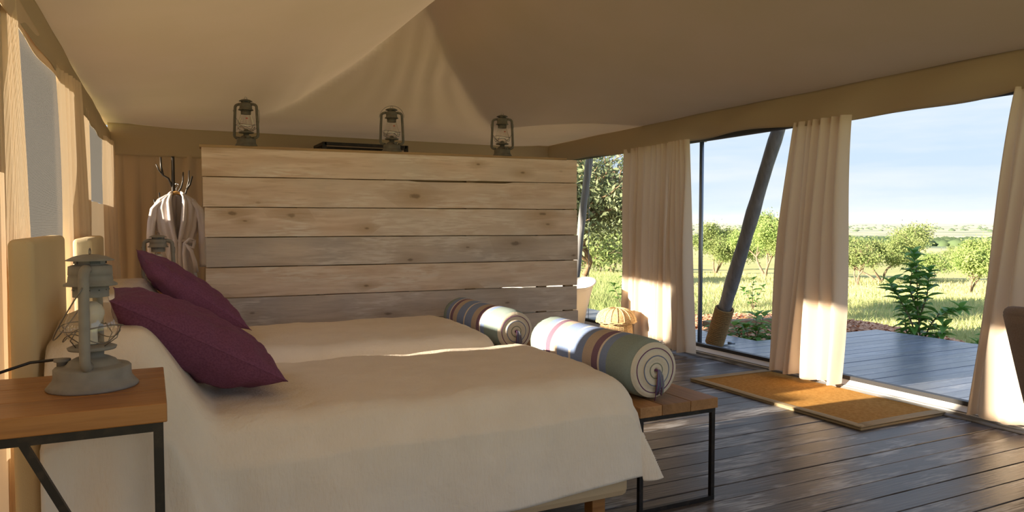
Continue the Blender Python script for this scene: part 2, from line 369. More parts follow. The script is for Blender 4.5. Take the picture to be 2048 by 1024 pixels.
# ------------------------------------------------------------------ the tent shell
XW = 4.45; YB = 7.95; YN = -1.1
def wall_x(y): return -.43 + (y - 2) * .0175
XR = 2.07; YP = 5.8
G = [(0, 2.155), (.15, 2.145), (.3, 2.14), (.5, 2.15), (.55, 2.175), (.62, 2.25), (.71, 2.395), (.79, 2.53), (.85, 2.65), (.93, 2.89), (1, 3.06)]
def gz(t): return float(np.interp(t, [g[0] for g in G], [g[1] for g in G]))
def roof_z(x, y):
    xl = wall_x(max(y, 0)); tx = (x - xl) / (XR - xl) if x < XR else (XW + .02 - x) / (XW + .02 - XR)
    tx = max(-.2, min(1, tx)); ty = (YB - y) / (YB - YP); ty = max(-.2, ty)
    lin = 2.15 + .66 * max(tx, 0) ** 1.45
    if x < XR: lin -= .08 * (1 - tx)**2
    else: lin += .03 * (1 - tx)
    if ty <= tx:      # back panel
        t = ty; edge = (tx - ty) * (YB - YP)
        h = gz(t) if t > 0 else 2.155
        f = math.exp(-max(0, 1 - t) * 1.4) * math.sin((x - XR) / max(.25, (1.02 - t)) * 9 + 2) * .009 * sstep(0, .12, edge) * sstep(.35, .85, t) * (.35 + .65 * sstep(-.3, .25, x - XR))
        return h + f - .03 * sstep(0, .5, edge) * (1 - t)
    d = max(0, (ty - tx) * (YB - YP))
    w = math.exp(-(d / 1.9) ** 1.6)
    f = math.sin((ty - tx) * 13) * .012 * math.exp(-d * 2.2) * sstep(.35, .9, tx) if d > 0 else 0
    return lerp(lin, gz(max(tx, 0)), w) + f
def build_ceiling():
    xs = sorted(set([round(v, 4) for v in np.linspace(-.62, XR, 62)] + [round(v, 4) for v in np.linspace(XR, 4.66, 60)]))
    ys = sorted(set([round(v, 4) for v in np.linspace(YN, 4.5, 50)] + [round(v, 4) for v in np.linspace(4.5, 8.1, 90)]))
    V = [(x, y, roof_z(x, y)) for x in xs for y in ys]; ny = len(ys)
    Fc = [(i * ny + j, (i + 1) * ny + j, (i + 1) * ny + j + 1, i * ny + j + 1) for i in range(len(xs) - 1) for j in range(ny - 1)]
    o = MB().add(V, Fc).build('ceiling', M['canvas'], smooth=True)
    tag(o, 'tan canvas tent ceiling swooping up to a peak with creased hips', kind='structure')
build_ceiling()

# floor: one slab with boards as children
fl = MB().bbox(-1.6, XW + .1, YN, YB + .1, -.08, -.022).build('floor', M['dark_rail'])
tag(fl, 'dark worn board floor inside the tent', kind='structure')
def boards(parent, x0, x1, ya, yb, pitch, off, z, matl, name='plank', jit=.0015, joints=()):
    n0 = math.floor((ya - off) / pitch); base = None; rnd = random.Random(3); k = n0
    while off + k * pitch < yb:
        a = max(ya, off + k * pitch + .0025); b = min(yb, off + (k + 1) * pitch - .0025); k += 1
        if b - a < .02: continue
        L_ = x1 - x0
        me = D.meshes.new(name); w = b - a; t = .022; e = .0025
        vs = []
        for x in (x0, x1):
            for (yy, zz) in ((a, -t), (a, -e), (a + e, 0), (b - e, 0), (b, -e), (b, -t)): vs.append((x, yy, zz))
        fs = [(i, (i + 1) % 6, 6 + (i + 1) % 6, 6 + i) for i in range(6)] + [(5, 4, 3, 2, 1, 0), (6, 7, 8, 9, 10, 11)]
        me.from_pydata(vs, [], fs); me.materials.append(matl)
        o = D.objects.new(name, me); COL.objects.link(o); o.parent = parent; o.location = (0, 0, z + rnd.uniform(-jit, jit))
boards(fl, -1.0, 4.43, -.6, YB, .1415, 2.1045, 0.0, M['floor'])
dk = MB().bbox(4.6, 7.40, -2.6, 5.57, -.14, -.05).bbox(4.6, 5.58, 5.57, 9.2, -.14, -.05).build('deck', M['dark_rail'])
tag(dk, 'raised grey timber deck outside the open side of the tent', kind='structure')
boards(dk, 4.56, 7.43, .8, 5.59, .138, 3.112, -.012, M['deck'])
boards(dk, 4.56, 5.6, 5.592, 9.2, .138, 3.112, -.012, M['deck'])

# left wall: canvas with two netting windows
def canvas_panel(name, parent, y0, y1, z0, z1, matl=None):
    def fn(u, v):
        y = lerp(y0, y1, u); z = lerp(z0, z1, v)
        return (wall_x(y) + .006 * math.sin(y * 9 + z), y, z)
    return MB().grid(fn, max(4, int((y1 - y0) * 12)), 10).build(name, matl or M['canvas_wall'], parent, smooth=True)
wl = MB().bbox(-.60, -.585, YN, YB, .0, .06).build('wall_left', M['canvas_wall']); tag(wl, 'canvas wall with netting windows behind the beds', kind='structure')
ZT = 2.066
for a, b, c, d in ((YN, -.5, 0, ZT), (-.5, 2.42, 0, ZT), (2.42, 2.74, 0, 1.36), (2.42, 2.74, 1.97, ZT), (2.74, 4.36, 0, .45), (2.74, 4.36, 1.97, ZT), (4.36, 5.25, 0, ZT), (5.25, 7.35, 0, 1.36), (5.25, 7.35, 1.97, ZT), (7.35, YB, 0, ZT), (2.70, 2.80, 1.36, 1.97)):  # leaves an unseen gap near the camera, added to sun the right-edge curtain
    canvas_panel('canvas_panel', wl, a, b, c, d)
def netting(name, y0, y1, z0, z1, pitch, w, label):
    root = empty(name, ((wall_x(y0) + wall_x(y1)) / 2, y0, z0)); tag(root, label, kind='structure')
    cx = root.location.x
    m = MB(); n = int((y1 - y0) / pitch)
    for k in range(n):
        y = k * pitch; m.add([(wall_x(y + y0) - cx + a * w, y + b * w + .01 * math.sin(k * .7) * pitch, zz) for zz in (0, z1 - z0) for a, b in ((-.5, 0), (.25, .45), (.25, -.45))], [(0, 1, 4, 3), (1, 2, 5, 4), (2, 0, 3, 5)])
    k = 0; z = 0
    while z < z1 - z0:
        m.add([(wall_x(yy + y0) - cx + .0008 + a * .0008, yy, z + b * .0008) for yy in (0, y1 - y0) for a, b in ((-.5, 0), (.25, .45), (.25, -.45))], [(0, 1, 4, 3), (1, 2, 5, 4), (2, 0, 3, 5)])
        z += .005
    o = m.build('netting', M['mesh'], root); o['kind'] = 'stuff'
    for yy in (0, y1 - y0):
        MB().bbox(-.012 + wall_x(yy + y0) - cx, .004 + wall_x(yy + y0) - cx, yy - .02, yy + .02, 0, z1 - z0).build('webbing', M['curtain_side'], root)
    return root
netting('window_1', 2.80, 4.34, .45, 1.97, .0045, .0008, 'tall fly-netting window behind the headboards')
netting('window_2', 5.25, 7.35, 1.36, 1.97, .007, .0008, 'small far fly-netting window near the back corner')

# curtains
def curtain(name, top, bot, zt, zb, n, amp, label, cat='curtain', group=None, matl=None, seed=0, nu=None, flare=.6, kind=None, sharp=.6, hemw=.02):
    """top / bot: plan (x,y) start and end of the cloth at its top and bottom; n pleats"""
    rnd = random.Random(seed); ph = [rnd.uniform(0, 6.28) for _ in range(6)]
    (ax, ay), (bx, by) = top; (cx, cy), (dx, dy) = bot
    # uneven pleats: warp of u
    wts = [rnd.uniform(.55, 1.5) for _ in range(n)]; cum = np.cumsum([0] + wts); cum = cum / cum[-1]
    amps = [rnd.uniform(.55, 1.25) for _ in range(n)]
    def fn(u, v):
        f = v ** .8 if flare else v
        x = lerp(lerp(ax, bx, u), lerp(cx, dx, u), f); y = lerp(lerp(ay, by, u), lerp(cy, dy, u), f)
        k = min(n - 1, int(np.searchsorted(cum, u, side='right') - 1)); k = max(k, 0)
        lu = (u - cum[k]) / (cum[k + 1] - cum[k])
        s = math.sin(PI * lu) ** 2; s = s ** sharp
        a = amp * amps[k] * (.55 + .45 * sstep(0, .5, v))
        off = a * (s - .4) + .012 * math.sin(v * 4 + ph[0] + u * 7) * v + .006 * math.sin(u * 40 + v * 6 + ph[1])
        side = .02 * math.sin(v * 5 + u * 9 + ph[2]) * v
        tx, ty = dx - cx, dy - cy; l = math.hypot(tx, ty) or 1; tx /= l; ty /= l
        z = lerp(zt, zb + hemw * .5 * math.sin(u * n * 3.1 + ph[3]), v)
        return (x - ty * off * -1 * SIDE + tx * side, y + tx * off * -1 * SIDE + ty * side, z)
    SIDE = 1
    o = MB().grid(fn, nu or n * 14 + 1, 34).build(name, matl or M['curtain'], smooth=True)
    return tag(o, label, cat, group, kind)
CG = 'cream curtains along the open side'
XC = 4.40
curtain('curtain', ((XC, 6.27), (XC, 5.50)), ((XC + .0, 6.29), (XC - .02, 5.49)), 1.958, .07, 9, .078, 'wide cream curtain beside the wicker basket, left end of the open side', group=CG, seed=1)
curtain('curtain', ((XC - .05, 5.49), (XC - .04, 5.21)), ((XC - .06, 5.50), (XC - .05, 5.13)), 1.958, .03, 5, .065, 'narrow cream curtain gathered beside the thin steel post', group=CG, seed=2)
curtain('curtain', ((XC, 4.05), (XC, 3.555)), ((XC, 4.27), (XC - .02, 3.585)), 1.962, .05, 7, .085, 'cream curtain hanging over the long edge of the coir mat, between two openings', group=CG, seed=3)
curtain('curtain', ((XC, 2.47), (XC, 2.0)), ((XC + .01, 2.67), (XC - .02, 2.05)), 1.968, .05, 6, .085, 'cream curtain at the right edge, beside the armchair', group=CG, seed=5)
curtain('curtain', ((XC, .9), (XC, .3)), ((XC, 1.0), (XC, .3)), 1.968, .05, 6, .05, 'cream curtain beyond the right edge of the view', group=CG, seed=6)
LG = 'cream curtains on the headboard wall'
curtain('curtain', ((-.425, 2.74), (-.375, 2.86)), ((-.42, 2.74), (-.368, 3.17)), 1.92, .05, 3, .018, 'cream side curtain left of the big netting window, nearest the camera', group=LG, matl=M['curtain_side'], seed=7, nu=60)
curtain('curtain', ((-.375, 4.05), (-.305, 4.42)), ((-.368, 4.16), (-.285, 4.86)), 1.93, .05, 5, .022, 'cream side curtain between the two netting windows', group=LG, matl=M['curtain_side'], seed=8, nu=80)
curtain('curtain', ((-.362, 4.85), (-.350, 5.55)), ((-.362, 4.85), (-.348, 5.75)), 1.93, .05, 7, .02, 'cream side curtain just left of the small far netting window', group=LG, matl=M['curtain_side'], seed=9)
curtain('curtain', ((-.328, 6.95), (-.275, 7.45)), ((-.325, 7.0), (-.24, 7.6)), 1.93, .05, 5, .03, 'cream side curtain in the back left corner', group=LG, matl=M['curtain_side'], seed=10)

# valences
def valence(name, p0, p1, zt, zb, seed, label, amp=.015, wav=.02, matl=None, push=.0):
    rnd = random.Random(seed); ph = [rnd.uniform(0, 6.28) for _ in range(5)]
    L_ = math.hypot(p1[0] - p0[0], p1[1] - p0[1]); tx, ty = (p1[0] - p0[0]) / L_, (p1[1] - p0[1]) / L_
    def fn(u, v):
        s = u * L_; z = lerp(zt(u) if callable(zt) else zt, (zb + wav * math.sin(s * 2.1 + ph[0]) + wav * .5 * math.sin(s * 5.3 + ph[1])), v)
        off = amp * (math.sin(s * 3 + ph[2] + v * 2) + .5 * math.sin(s * 7.7 + ph[3] - v * 3)) * (.4 + v) + push * math.sin(v * PI)
        return (p0[0] + tx * s - ty * off, p0[1] + ty * s + tx * off, z)
    o = MB().grid(fn, int(L_ * 22) + 4, 12).build(name, matl or M['canvas_wall'], smooth=True, solid=.003)
    return tag(o, label, kind='structure')
M['valence'] = mat('valence_canvas', (.56, .45, .30), .9, trans=.12, spec=.15)
valence('trim_1', (4.43, YN), (4.43, YB), 2.185, 1.945, 3, 'tan canvas valence above the open side', amp=.022, wav=.02, matl=M['valence'], push=.03)
valence('trim_2', (-.335, YB - .06), (4.44, YB - .06), 2.15, 1.845, 4, 'tan canvas valence along the back wall', amp=.005, wav=.004, matl=M['valence'])
valence('trim_3', (-.405, 2.0), (-.318, YB - .02), 2.068, 1.885, 5, 'scalloped canvas valence above the netting windows', amp=.007, wav=.012, matl=M['valence'])
valence('trim_4', (-.385, 2.3), (-.372, 4.5), 1.955, 1.86, 6, 'sunlit inner canvas flap above the big netting window', amp=.006, wav=.01, matl=M['curtain_side'])
tag(MB().tube([(4.53, YN, 1.985), (4.53, 2, 1.98), (4.53, 5, 1.97), (4.53, YB, 1.965)], .028, 10).build('trim_5', M['dark_rail'], smooth=True), 'dark eave pole behind the valence of the open side', kind='structure')

# back wall
def backfn(u, v):
    x = lerp(-.335, 4.5, u); return (x, YB + .01 * math.sin(x * 17) + .006 * math.sin(x * 41 + 1), lerp(0, 2.14, v))
wb = MB().grid(backfn, 160, 8).build('wall_back', M['canvas_wall'], smooth=True); tag(wb, 'tan canvas back wall with soft folds', kind='structure')
curtain('curtain', ((-.30, YB - .05), (.62, YB - .05)), ((-.30, YB - .06), (.62, YB - .06)), 1.87, .04, 8, .03, 'tan back-wall curtain behind the coat stand', matl=M['canvas_wall'], seed=12)
curtain('curtain', ((.64, YB - .05), (4.3, YB - .05)), ((.64, YB - .06), (4.3, YB - .06)), 1.87, .04, 22, .03, 'tan back-wall curtain hidden by the plank partition', matl=M['canvas_wall'], seed=13)

# sill of the open side
wr = MB().bbox(4.445, 4.455, YN, YB, -.02, .032).build('wall_right', M['tarp']); tag(wr, 'grey canvas skirt and rails along the foot of the open side', kind='structure')
def skirt(u, v):
    y = lerp(YN, YB, u); b = .012 * vnoise(y * 7, v * 2) + .006 * math.sin(y * 31)
    return (4.425 + .03 * v + b * (1 - v) + .012 * math.sin(v * PI), y, .001 + .044 * v)
MB().grid(skirt, 320, 6).build('skirt', M['tarp'], wr, smooth=True, solid=.002)
MB().add([(4.452, YN, .036), (4.452, YB, .036), (4.50, YB, .072), (4.50, YN, .072), (4.50, YN, .0), (4.50, YB, .0), (4.452, YB, 0), (4.452, YN, 0)], [(0, 1, 2, 3), (3, 2, 5, 4), (4, 5, 6, 7), (7, 6, 1, 0)]).build('pale_rail', M['pale_rail'], wr)
MB().bbox(4.502, 4.55, YN, YB, 0, .10).build('dark_rail', M['dark_rail'], wr)
# clear film pane in the far left opening
w3 = MB().add([(4.52, 6.3, .1), (4.52, YB - .02, .1), (4.52, YB - .02, 1.96), (4.52, 6.3, 1.96)], [(0, 1, 2, 3)]).build('window_3', M['film']); tag(w3, 'clear film pane in the opening behind the partition', kind='structure')
pf = MB()
for y in (6.3, 7.12): MB().tube([(4.519, y, .1), (4.519, y, 1.96)], .004, 6).build('seam', M['galv'], w3)

# posts and leaning poles
t = empty('post', (4.60, 5.31, .0)); tag(t, 'thin galvanised steel post beside the leaning pole', 'post')
MB().tube([(0, 0, .01), (0, 0, 1.96)], .0205, 16).build('tube', M['galv'], t, smooth=True)
MB().box((0, 0, .012), (.09, .07, .006)).build('foot_plate', M['galv'], t)
MB().lathe([(0, 1.96), (.045, 1.955), (.045, 1.975), (0, 1.98)], 16).build('top_bracket', M['galv'], t)
def leaning_pole(base, top, r0, r1, label, rope):
    root = empty('leaning_pole', base); tag(root, label, 'pole', 'leaning support poles outside')
    b = Vector(base); d = Vector(top) - b; pts = []; rr = []
    for i in range(22):
        s = i / 21; p = d * s; p += Vector((.014 * math.sin(s * 7 + 1), .012 * math.sin(s * 9), 0)); pts.append(p)
        rr.append(lerp(r0, r1, s) * (1 + .05 * math.sin(s * 23) + .03 * math.sin(s * 41 + 2)))
    MB().tube(pts, rr, 16).build('trunk', M['log'], root, smooth=True)
    if rope:
        m = MB(); dn = d.normalized(); q = dn.to_track_quat('Z', 'Y').to_matrix(); L0 = .03; L1 = .43; turns = 21; sp = []
        for i in range(turns * 16 + 1):
            a = i / 16 * 2 * PI; h = L0 + (L1 - L0) * i / (turns * 16); sp.append(dn * h + q @ Vector((math.cos(a), math.sin(a), 0)) * (r0 + .012))
        m.tube(sp, .0125, 7)
        m.build('rope_binding', M['rope'], root, smooth=True)
        MB().box((0.05, 0, .012), (.26, .10, .008)).build('foot_plate', M['galv'], root)
        MB().tube([(.02, -.09, .05), (.02, .0, .05), (.02, .11, .05)], .012, 8).tube([(.13, -.06, .03), (.19, -.09, .03)], .015, 8).build('bolt', M['galv'], root, smooth=True)
    return root
leaning_pole((4.98, 5.545, -.012), (4.86, 4.60, 2.12), .068, .055, 'thick leaning log pole with its foot bound in rope', True)
leaning_pole((5.0, 8.28, -.012), (5.0, 7.86, 2.12), .052, .046, 'slimmer leaning log pole behind the right end of the partition', False)

# ------------------------------------------------------------------ plank partition
pt = empty('plank_partition', (.305, 5.05, 0)); tag(pt, 'whitewashed plank partition behind the beds with lanterns on top', 'partition')
PA = Vector((.305, 5.05)); PB = Vector((2.98, 4.87)); PL = (PB - PA).length; pt.rotation_euler.z = math.atan2(PB.y - PA.y, PB.x - PA.x)
zl = [1.691, 1.499, 1.305, 1.111, .916, .716, .522, .330, .136]; zr = [1.692, 1.512, 1.309, 1.110, .915, .719, .527, .335, .14]
inset = [(0, 0), (.004, 0), (.012, .003), (.016, .012), (.012, .006), (.004, .004), (0, .012), (0, 0)]
for i in range(8):
    g = .0055; rnd = random.Random(40 + i); n = 40
    gap_t = [(.010 if (i == 1 and .52 < k / n < .78) else 0) + (.006 if i in (5, 6) and k / n > .8 else 0) for k in range(n + 1)]
    V = []; x0 = inset[i][0]; x1 = PL + inset[i][1] + (.004 if i == 6 else 0)
    for k in range(n + 1):
        s = k / n; x = lerp(x0, x1, s); zt = lerp(zl[i], zr[i], s) - g * .5 - gap_t[k] * .8 + .0012 * vnoise(x * 4, i); zb = lerp(zl[i + 1], zr[i + 1], s) + g * .5 + .0012 * vnoise(x * 5, i * 3 + 1)
        cup = .002 * vnoise(x * 1.1, i * 2.)
        V += [(x, 0 + cup, zb), (x, 0 + cup, zt), (x, .026 + cup, zt), (x, .026 + cup, zb)]
    Fc = []
    for k in range(n):
        a = k * 4; b = a + 4
        for j in range(4): Fc.append((a + j, a + (j + 1) % 4, b + (j + 1) % 4, b + j))
    Fc += [(3, 2, 1, 0), (n * 4, n * 4 + 1, n * 4 + 2, n * 4 + 3)]
    MB().add(V, Fc).build('plank', M['plank_grey'] if i in (3, 5, 6) else M['plank'], pt, bevel=.002)
for i in range(8):   # second skin on the far side, offset so the joints are covered except for slits
    zt = zl[i] - .02; zb = zl[i + 1] - .012 + (.012 if i in (0, 4, 5) else 0)
    MB().bbox(.03, PL - .03, .075, .095, max(zb, .1), zt).build('rear_plank', M['plank_edge'], pt)
for x in (.06, .62, 1.22, 1.82, 2.4, PL - .05):
    MB().bbox(x - .035, x + .035, .028, .073, 0, 1.685).build('post', M['plank_edge'], pt)
MB().bbox(-.012, PL - .09, -.005, .15, 1.686, 1.703).build('cap_rail', M['plank_edge'], pt, bevel=.002)
pt_M = Matrix.Translation((.305, 5.05, 0)) @ Matrix.Rotation(pt.rotation_euler.z, 4, 'Z')

# ------------------------------------------------------------------ hurricane lanterns
def lantern(loc, rz, paint, label, group, electric, s=1.0, bail_down=True, wide=.075):
    kt, kg, kh, tr_ = (1.14, 1.2, 1.24, .0115) if electric else (.83, 1.15, 1.06, .0092)
    def sc(P, k): return [(a * k, b) for a, b in P]
    root = empty('hurricane_lantern', loc, rz); tag(root, label, 'lantern', group); root.scale = (s, s, s)
    MB().lathe(sc([(0, 0), (.087, 0), (.089, .004), (.083, .012), (.076, .022), (.0745, .03), (.0745, .047), (.071, .051), (.055, .053), (.05, .056), (.045, .064), (.033, .071), (.022, .075), (.022, .088), (0, .088)], kt), 40, sy=.97).build('fuel_tank', paint, root, smooth=True)
    MB().lathe(sc([(.02, .088), (.042, .090), (.044, .096), (.038, .099), (.03, .102), (0, .102)], kg), 28).build('burner_plate', paint, root, smooth=True)
    MB().lathe([(0, .05), (.012, .05), (.012, .06), (.018, .062), (.018, .068), (0, .068)], 18, c=(.015, .066, 0) if electric else (.03, -.045, 0)).build('filler_cap', paint, root, smooth=True)
    MB().lathe(sc([(.028, .102), (.037, .112), (.046, .128), (.048, .142), (.045, .160), (.038, .182), (.032, .205), (.029, .218)], kg), 36).build('glass_globe', M['glass'], root, smooth=True)
    MB().lathe(sc([(.031, .216), (.031, .246), (.0, .246)], kh), 30).build('collar', paint, root, smooth=True)
    h = MB()
    for k in range(12):
        a = 2 * PI * k / 12 + .1; h.lathe([(0, 0), (.0016, 0), (.0016, .0), (0, .0004)], 6, c=(0, 0, 0)) if False else None
        h.box((.0312 * kh * math.cos(a), .0312 * kh * math.sin(a), .233), (.001, .0028, .0028), rz=a)
    h.build('vent_hole', M['black'], root)
    MB().lathe(sc([(.031, .244), (.046, .243), (.0455, .247), (.039, .252), (.038, .262), (.037, .268), (.038, .269), (.037, .289), (.030, .292), (.026, .293), (.026, .304)], kh), 36).build('hood', paint, root, smooth=True)
    MB().lathe(sc([(.0, .317), (.012, .3165), (.028, .312), (.041, .304), (.0415, .302), (.026, .303)], kh), 36).build('cap', paint, root, smooth=True)
    q = MB()
    for k in range(4):
        a = 2 * PI * k / 4 + .5; q.box((.0262 * kh * math.cos(a), .0262 * kh * math.sin(a), .298), (.001, .022, .006), rz=a)
    q.build('vent_slot', M['black'], root)
    q = MB(); q.tube([(.009 * math.cos(a), 0, .322 + .009 * math.sin(a)) for a in np.linspace(-1.2, PI + 1.2, 14)], .0013, 6); q.build('lift_ring', M['wire'], root, smooth=True)
    for sx in (-1, 1):
        W = wide; R = .02; P = [(sx * .03, 0, .283), (sx * (W - R * 1.2), 0, .283)]
        for a in np.linspace(0, PI / 2, 6): P.append((sx * (W - R + R * math.sin(a)), 0, .283 - R + R * math.cos(a) - .002))
        P += [(sx * (W + .004), 0, .18), (sx * (W + .008), 0, .08)]
        for a in np.linspace(0, PI / 2, 6): P.append((sx * (W + .008 - .02 + .02 * math.cos(a)), 0, .078 - .02 * math.sin(a)))
        P.append((sx * .045, 0, .056))
        MB().tube(P, tr_, 12).build('side_tube', paint, root, smooth=True)
    m = MB()
    m.tube([(.056 * kg * math.cos(a), .056 * kg * math.sin(a), .145 + .006 * math.sin(2 * a)) for a in np.linspace(0, 2 * PI, 33)[:-1]], .0013, 5, closed=True)
    m.tube([(.050 * kg * math.cos(a), .050 * kg * math.sin(a), .122 + .012 * math.sin(3 * a)) for a in np.linspace(0, 2 * PI, 33)[:-1]], .0013, 5, closed=True)
    for k in range(4):
        a = PI / 4 + k * PI / 2; m.tube([(.04 * math.cos(a), .04 * math.sin(a), .098), (.056 * kg * math.cos(a + .25), .056 * kg * math.sin(a + .25), .12), (.056 * kg * math.cos(a + .5), .056 * kg * math.sin(a + .5), .145)], .0013, 5)
    m.build('wire_guard', M['wire'], root, smooth=True)
    # bail handle
    P = []
    for a in np.linspace(0, PI, 26):
        x = -(wide + .014) * math.cos(a); r = .15 * math.sin(a)
        P.append((x, r * .52, .245 - r * .86)) if bail_down else P.append((x, r * .3, .25 + r * .6))
    MB().tube(P, .0016, 6).build('bail_handle', M['wire'], root, smooth=True)
    if electric:
        MB().lathe([(0, .205), (.012, .203), (.022, .195), (.028, .182), (.028, .172), (.024, .160), (.015, .146), (.012, .138), (0, .138)], 24).build('bulb', M['bulb'], root, smooth=True)
        MB().lathe([(.012, .14), (.0125, .105), (.016, .104), (0, .10)], 16).build('socket', M['socket'], root, smooth=True)
    else:
        MB().box((.02, -.034, .185), (.012, .0012, .008), rz=.5).build('red_mark', M['red'], root)
        MB().lathe([(.012, .1), (.015, .112), (.006, .118), (0, .118)], 16).build('wick_burner', paint, root, smooth=True)
    return root
lantern((-.128, 2.0, .81), math.radians(84), M['grey_paint'], 'grey electric hurricane lantern on the near bedside table', 'hurricane lanterns', True, wide=.083)
lantern((.045, 4.86, .815), math.radians(-12), M['grey_paint'], 'pale grey hurricane lantern on the far bedside table, in front of the robe', 'hurricane lanterns', True, wide=.078)
for sx, rz, yy, lab in ((.272, -30, .045, 'leftmost hurricane lantern on top of the plank partition'), (1.237, -22, .045, 'middle hurricane lantern on top of the partition, in front of a dark frame'), (2.075, -25, .045, 'rightmost hurricane lantern on top of the plank partition')):
    p = pt_M @ Vector((sx, yy, 1.703)); lantern(p, math.radians(rz), M['olive_paint'], lab, 'hurricane lanterns', False, s=.97, bail_down=(sx != 1.237), wide=.074)

# ------------------------------------------------------------------ bedside tables
def bedside(loc, label):
    root = empty('bedside_table', loc); tag(root, label, 'table', 'bedside tables')
    w, d, h, th = .62, .45, .81, .042     # x from -w..0, y 0..d
    for i in range(3):
        MB().bbox(-w, 0, d * i / 3 + .0008, d * (i + 1) / 3 - .0008, h - th, h).build('board', M['tablewood'], root, bevel=.0025)
    r = .02
    for x in (-w + .03, -.018):
        for y in (.018, d - .02): MB().bbox(x - r / 2, x + r / 2, y - r / 2, y + r / 2, 0, h - th - .02).build('leg', M['steel'], root, bevel=.001)
    f = MB()
    for y in (.018, d - .02):
        f.bbox(-w + .02, -.008, y - .01, y + .01, h - th - .02, h - th); MB().bbox(-w + .02, -.008, y - .01, y + .01, .0, .02).build('foot_rail', M['steel'], root)
    for x in (-w + .03, -.018):
        f.bbox(x - .01, x + .01, .02, d - .02, h - th - .02, h - th)
    f.build('frame', M['steel'], root)
    MB().bar((-.27, .018, h - th - .01), (.0 - .022, .018, .22), .015).build('brace', M['steel'], root)
    MB().bar((-.60, .03, h - th - .01), (-.022, .03, .24), .015).build('brace', M['steel'], root)
    return root
bedside((.027, 1.742, 0), 'orange-brown wooden bedside table on black steel legs, in the near left corner')
bedside((.20, 4.68, 0), 'far bedside table behind the second bed, carrying the pale lantern')
# cord and switch of the near lamp
c = empty('lamp_cord', (-.16, 2.08, .82)); tag(c, 'black lamp cord with inline switch running off the near bedside table', 'cord')
def W(p): return (p[0] + .16, p[1] - 2.08, p[2] - .82)
MB().tube([W(p) for p in ((-.15, 2.07, .845), (-.20, 2.12, .862), (-.27, 2.13, .857), (-.33, 2.10, .842), (-.345, 2.085, .835))], .0038, 8).tube([W(p) for p in ((-.385, 2.03, .822), (-.40, 1.99, .812), (-.44, 1.95, .81), (-.52, 1.9, .79), (-.62, 1.88, .72), (-.66, 1.87, .5))], .0038, 8).build('wire', M['black'], c, smooth=True)
sw = MB().box((0, 0, 0), (.062, .024, .018)).build('switch', M['black'], c, bevel=.006); sw.location = W((-.365, 2.055, .829)); sw.rotation_euler = (.1, .28, .85)
s2 = MB().box((0, -.002, .0092), (.014, .008, .002)).build('rocker', M['socket'], sw)

# ------------------------------------------------------------------ beds
def headboard_mesh(x0, x1, y0, y1, z0, z1, par):
    o = MB().bbox(x0, x1, y0, y1, z0, z1).build('headboard', M['headboard'], par, bevel=.018, smooth=False)
    o.modifiers['b'].segments = 4; o.data.polygons.foreach_set('use_smooth', [True] * len(o.data.polygons))
    for y in (y0 + .004, y1 - .004): MB().tube([(x1 - .012, y, z0), (x1 - .012, y, z1 - .03), (x1 - .02, y, z1 - .008)], .0025, 6).build('seam', M['headboard'], o)
    return o
def bed(dy, hx0, hx1, hy0, hy1, hz, lab):
    root = empty('single_bed', (0, 2.33 + dy, 0)); tag(root, lab, 'bed', 'single beds')
    headboard_mesh(hx0, hx1, hy0 - 2.33 - dy, hy1 - 2.33 - dy, .12, hz, root)
    MB().bbox(-.26, 1.675, 0, .965, .125, .36).build('bed_base', M['bedbase'], root, bevel=.03)
    MB().bbox(-.26, 1.66, .01, .955, .365, .565).build('mattress', M['bolster_end'], root, bevel=.05)
    for x in (-.16, 1.56):
        for y in (.075, .88): MB().bbox(x - .03, x + .03, y - .03, y + .03, 0, .125).build('leg', M['tablewood'], root, bevel=.003)
    for y in (.12, .52): pass
    return root
bed(0, -.345, -.283, 2.36, 3.19, 1.157, 'near single bed with tan upholstered base and headboard')
bed(1.26, -.295, -.222, 3.62, 4.52, 1.135, 'far single bed beside the plank partition')
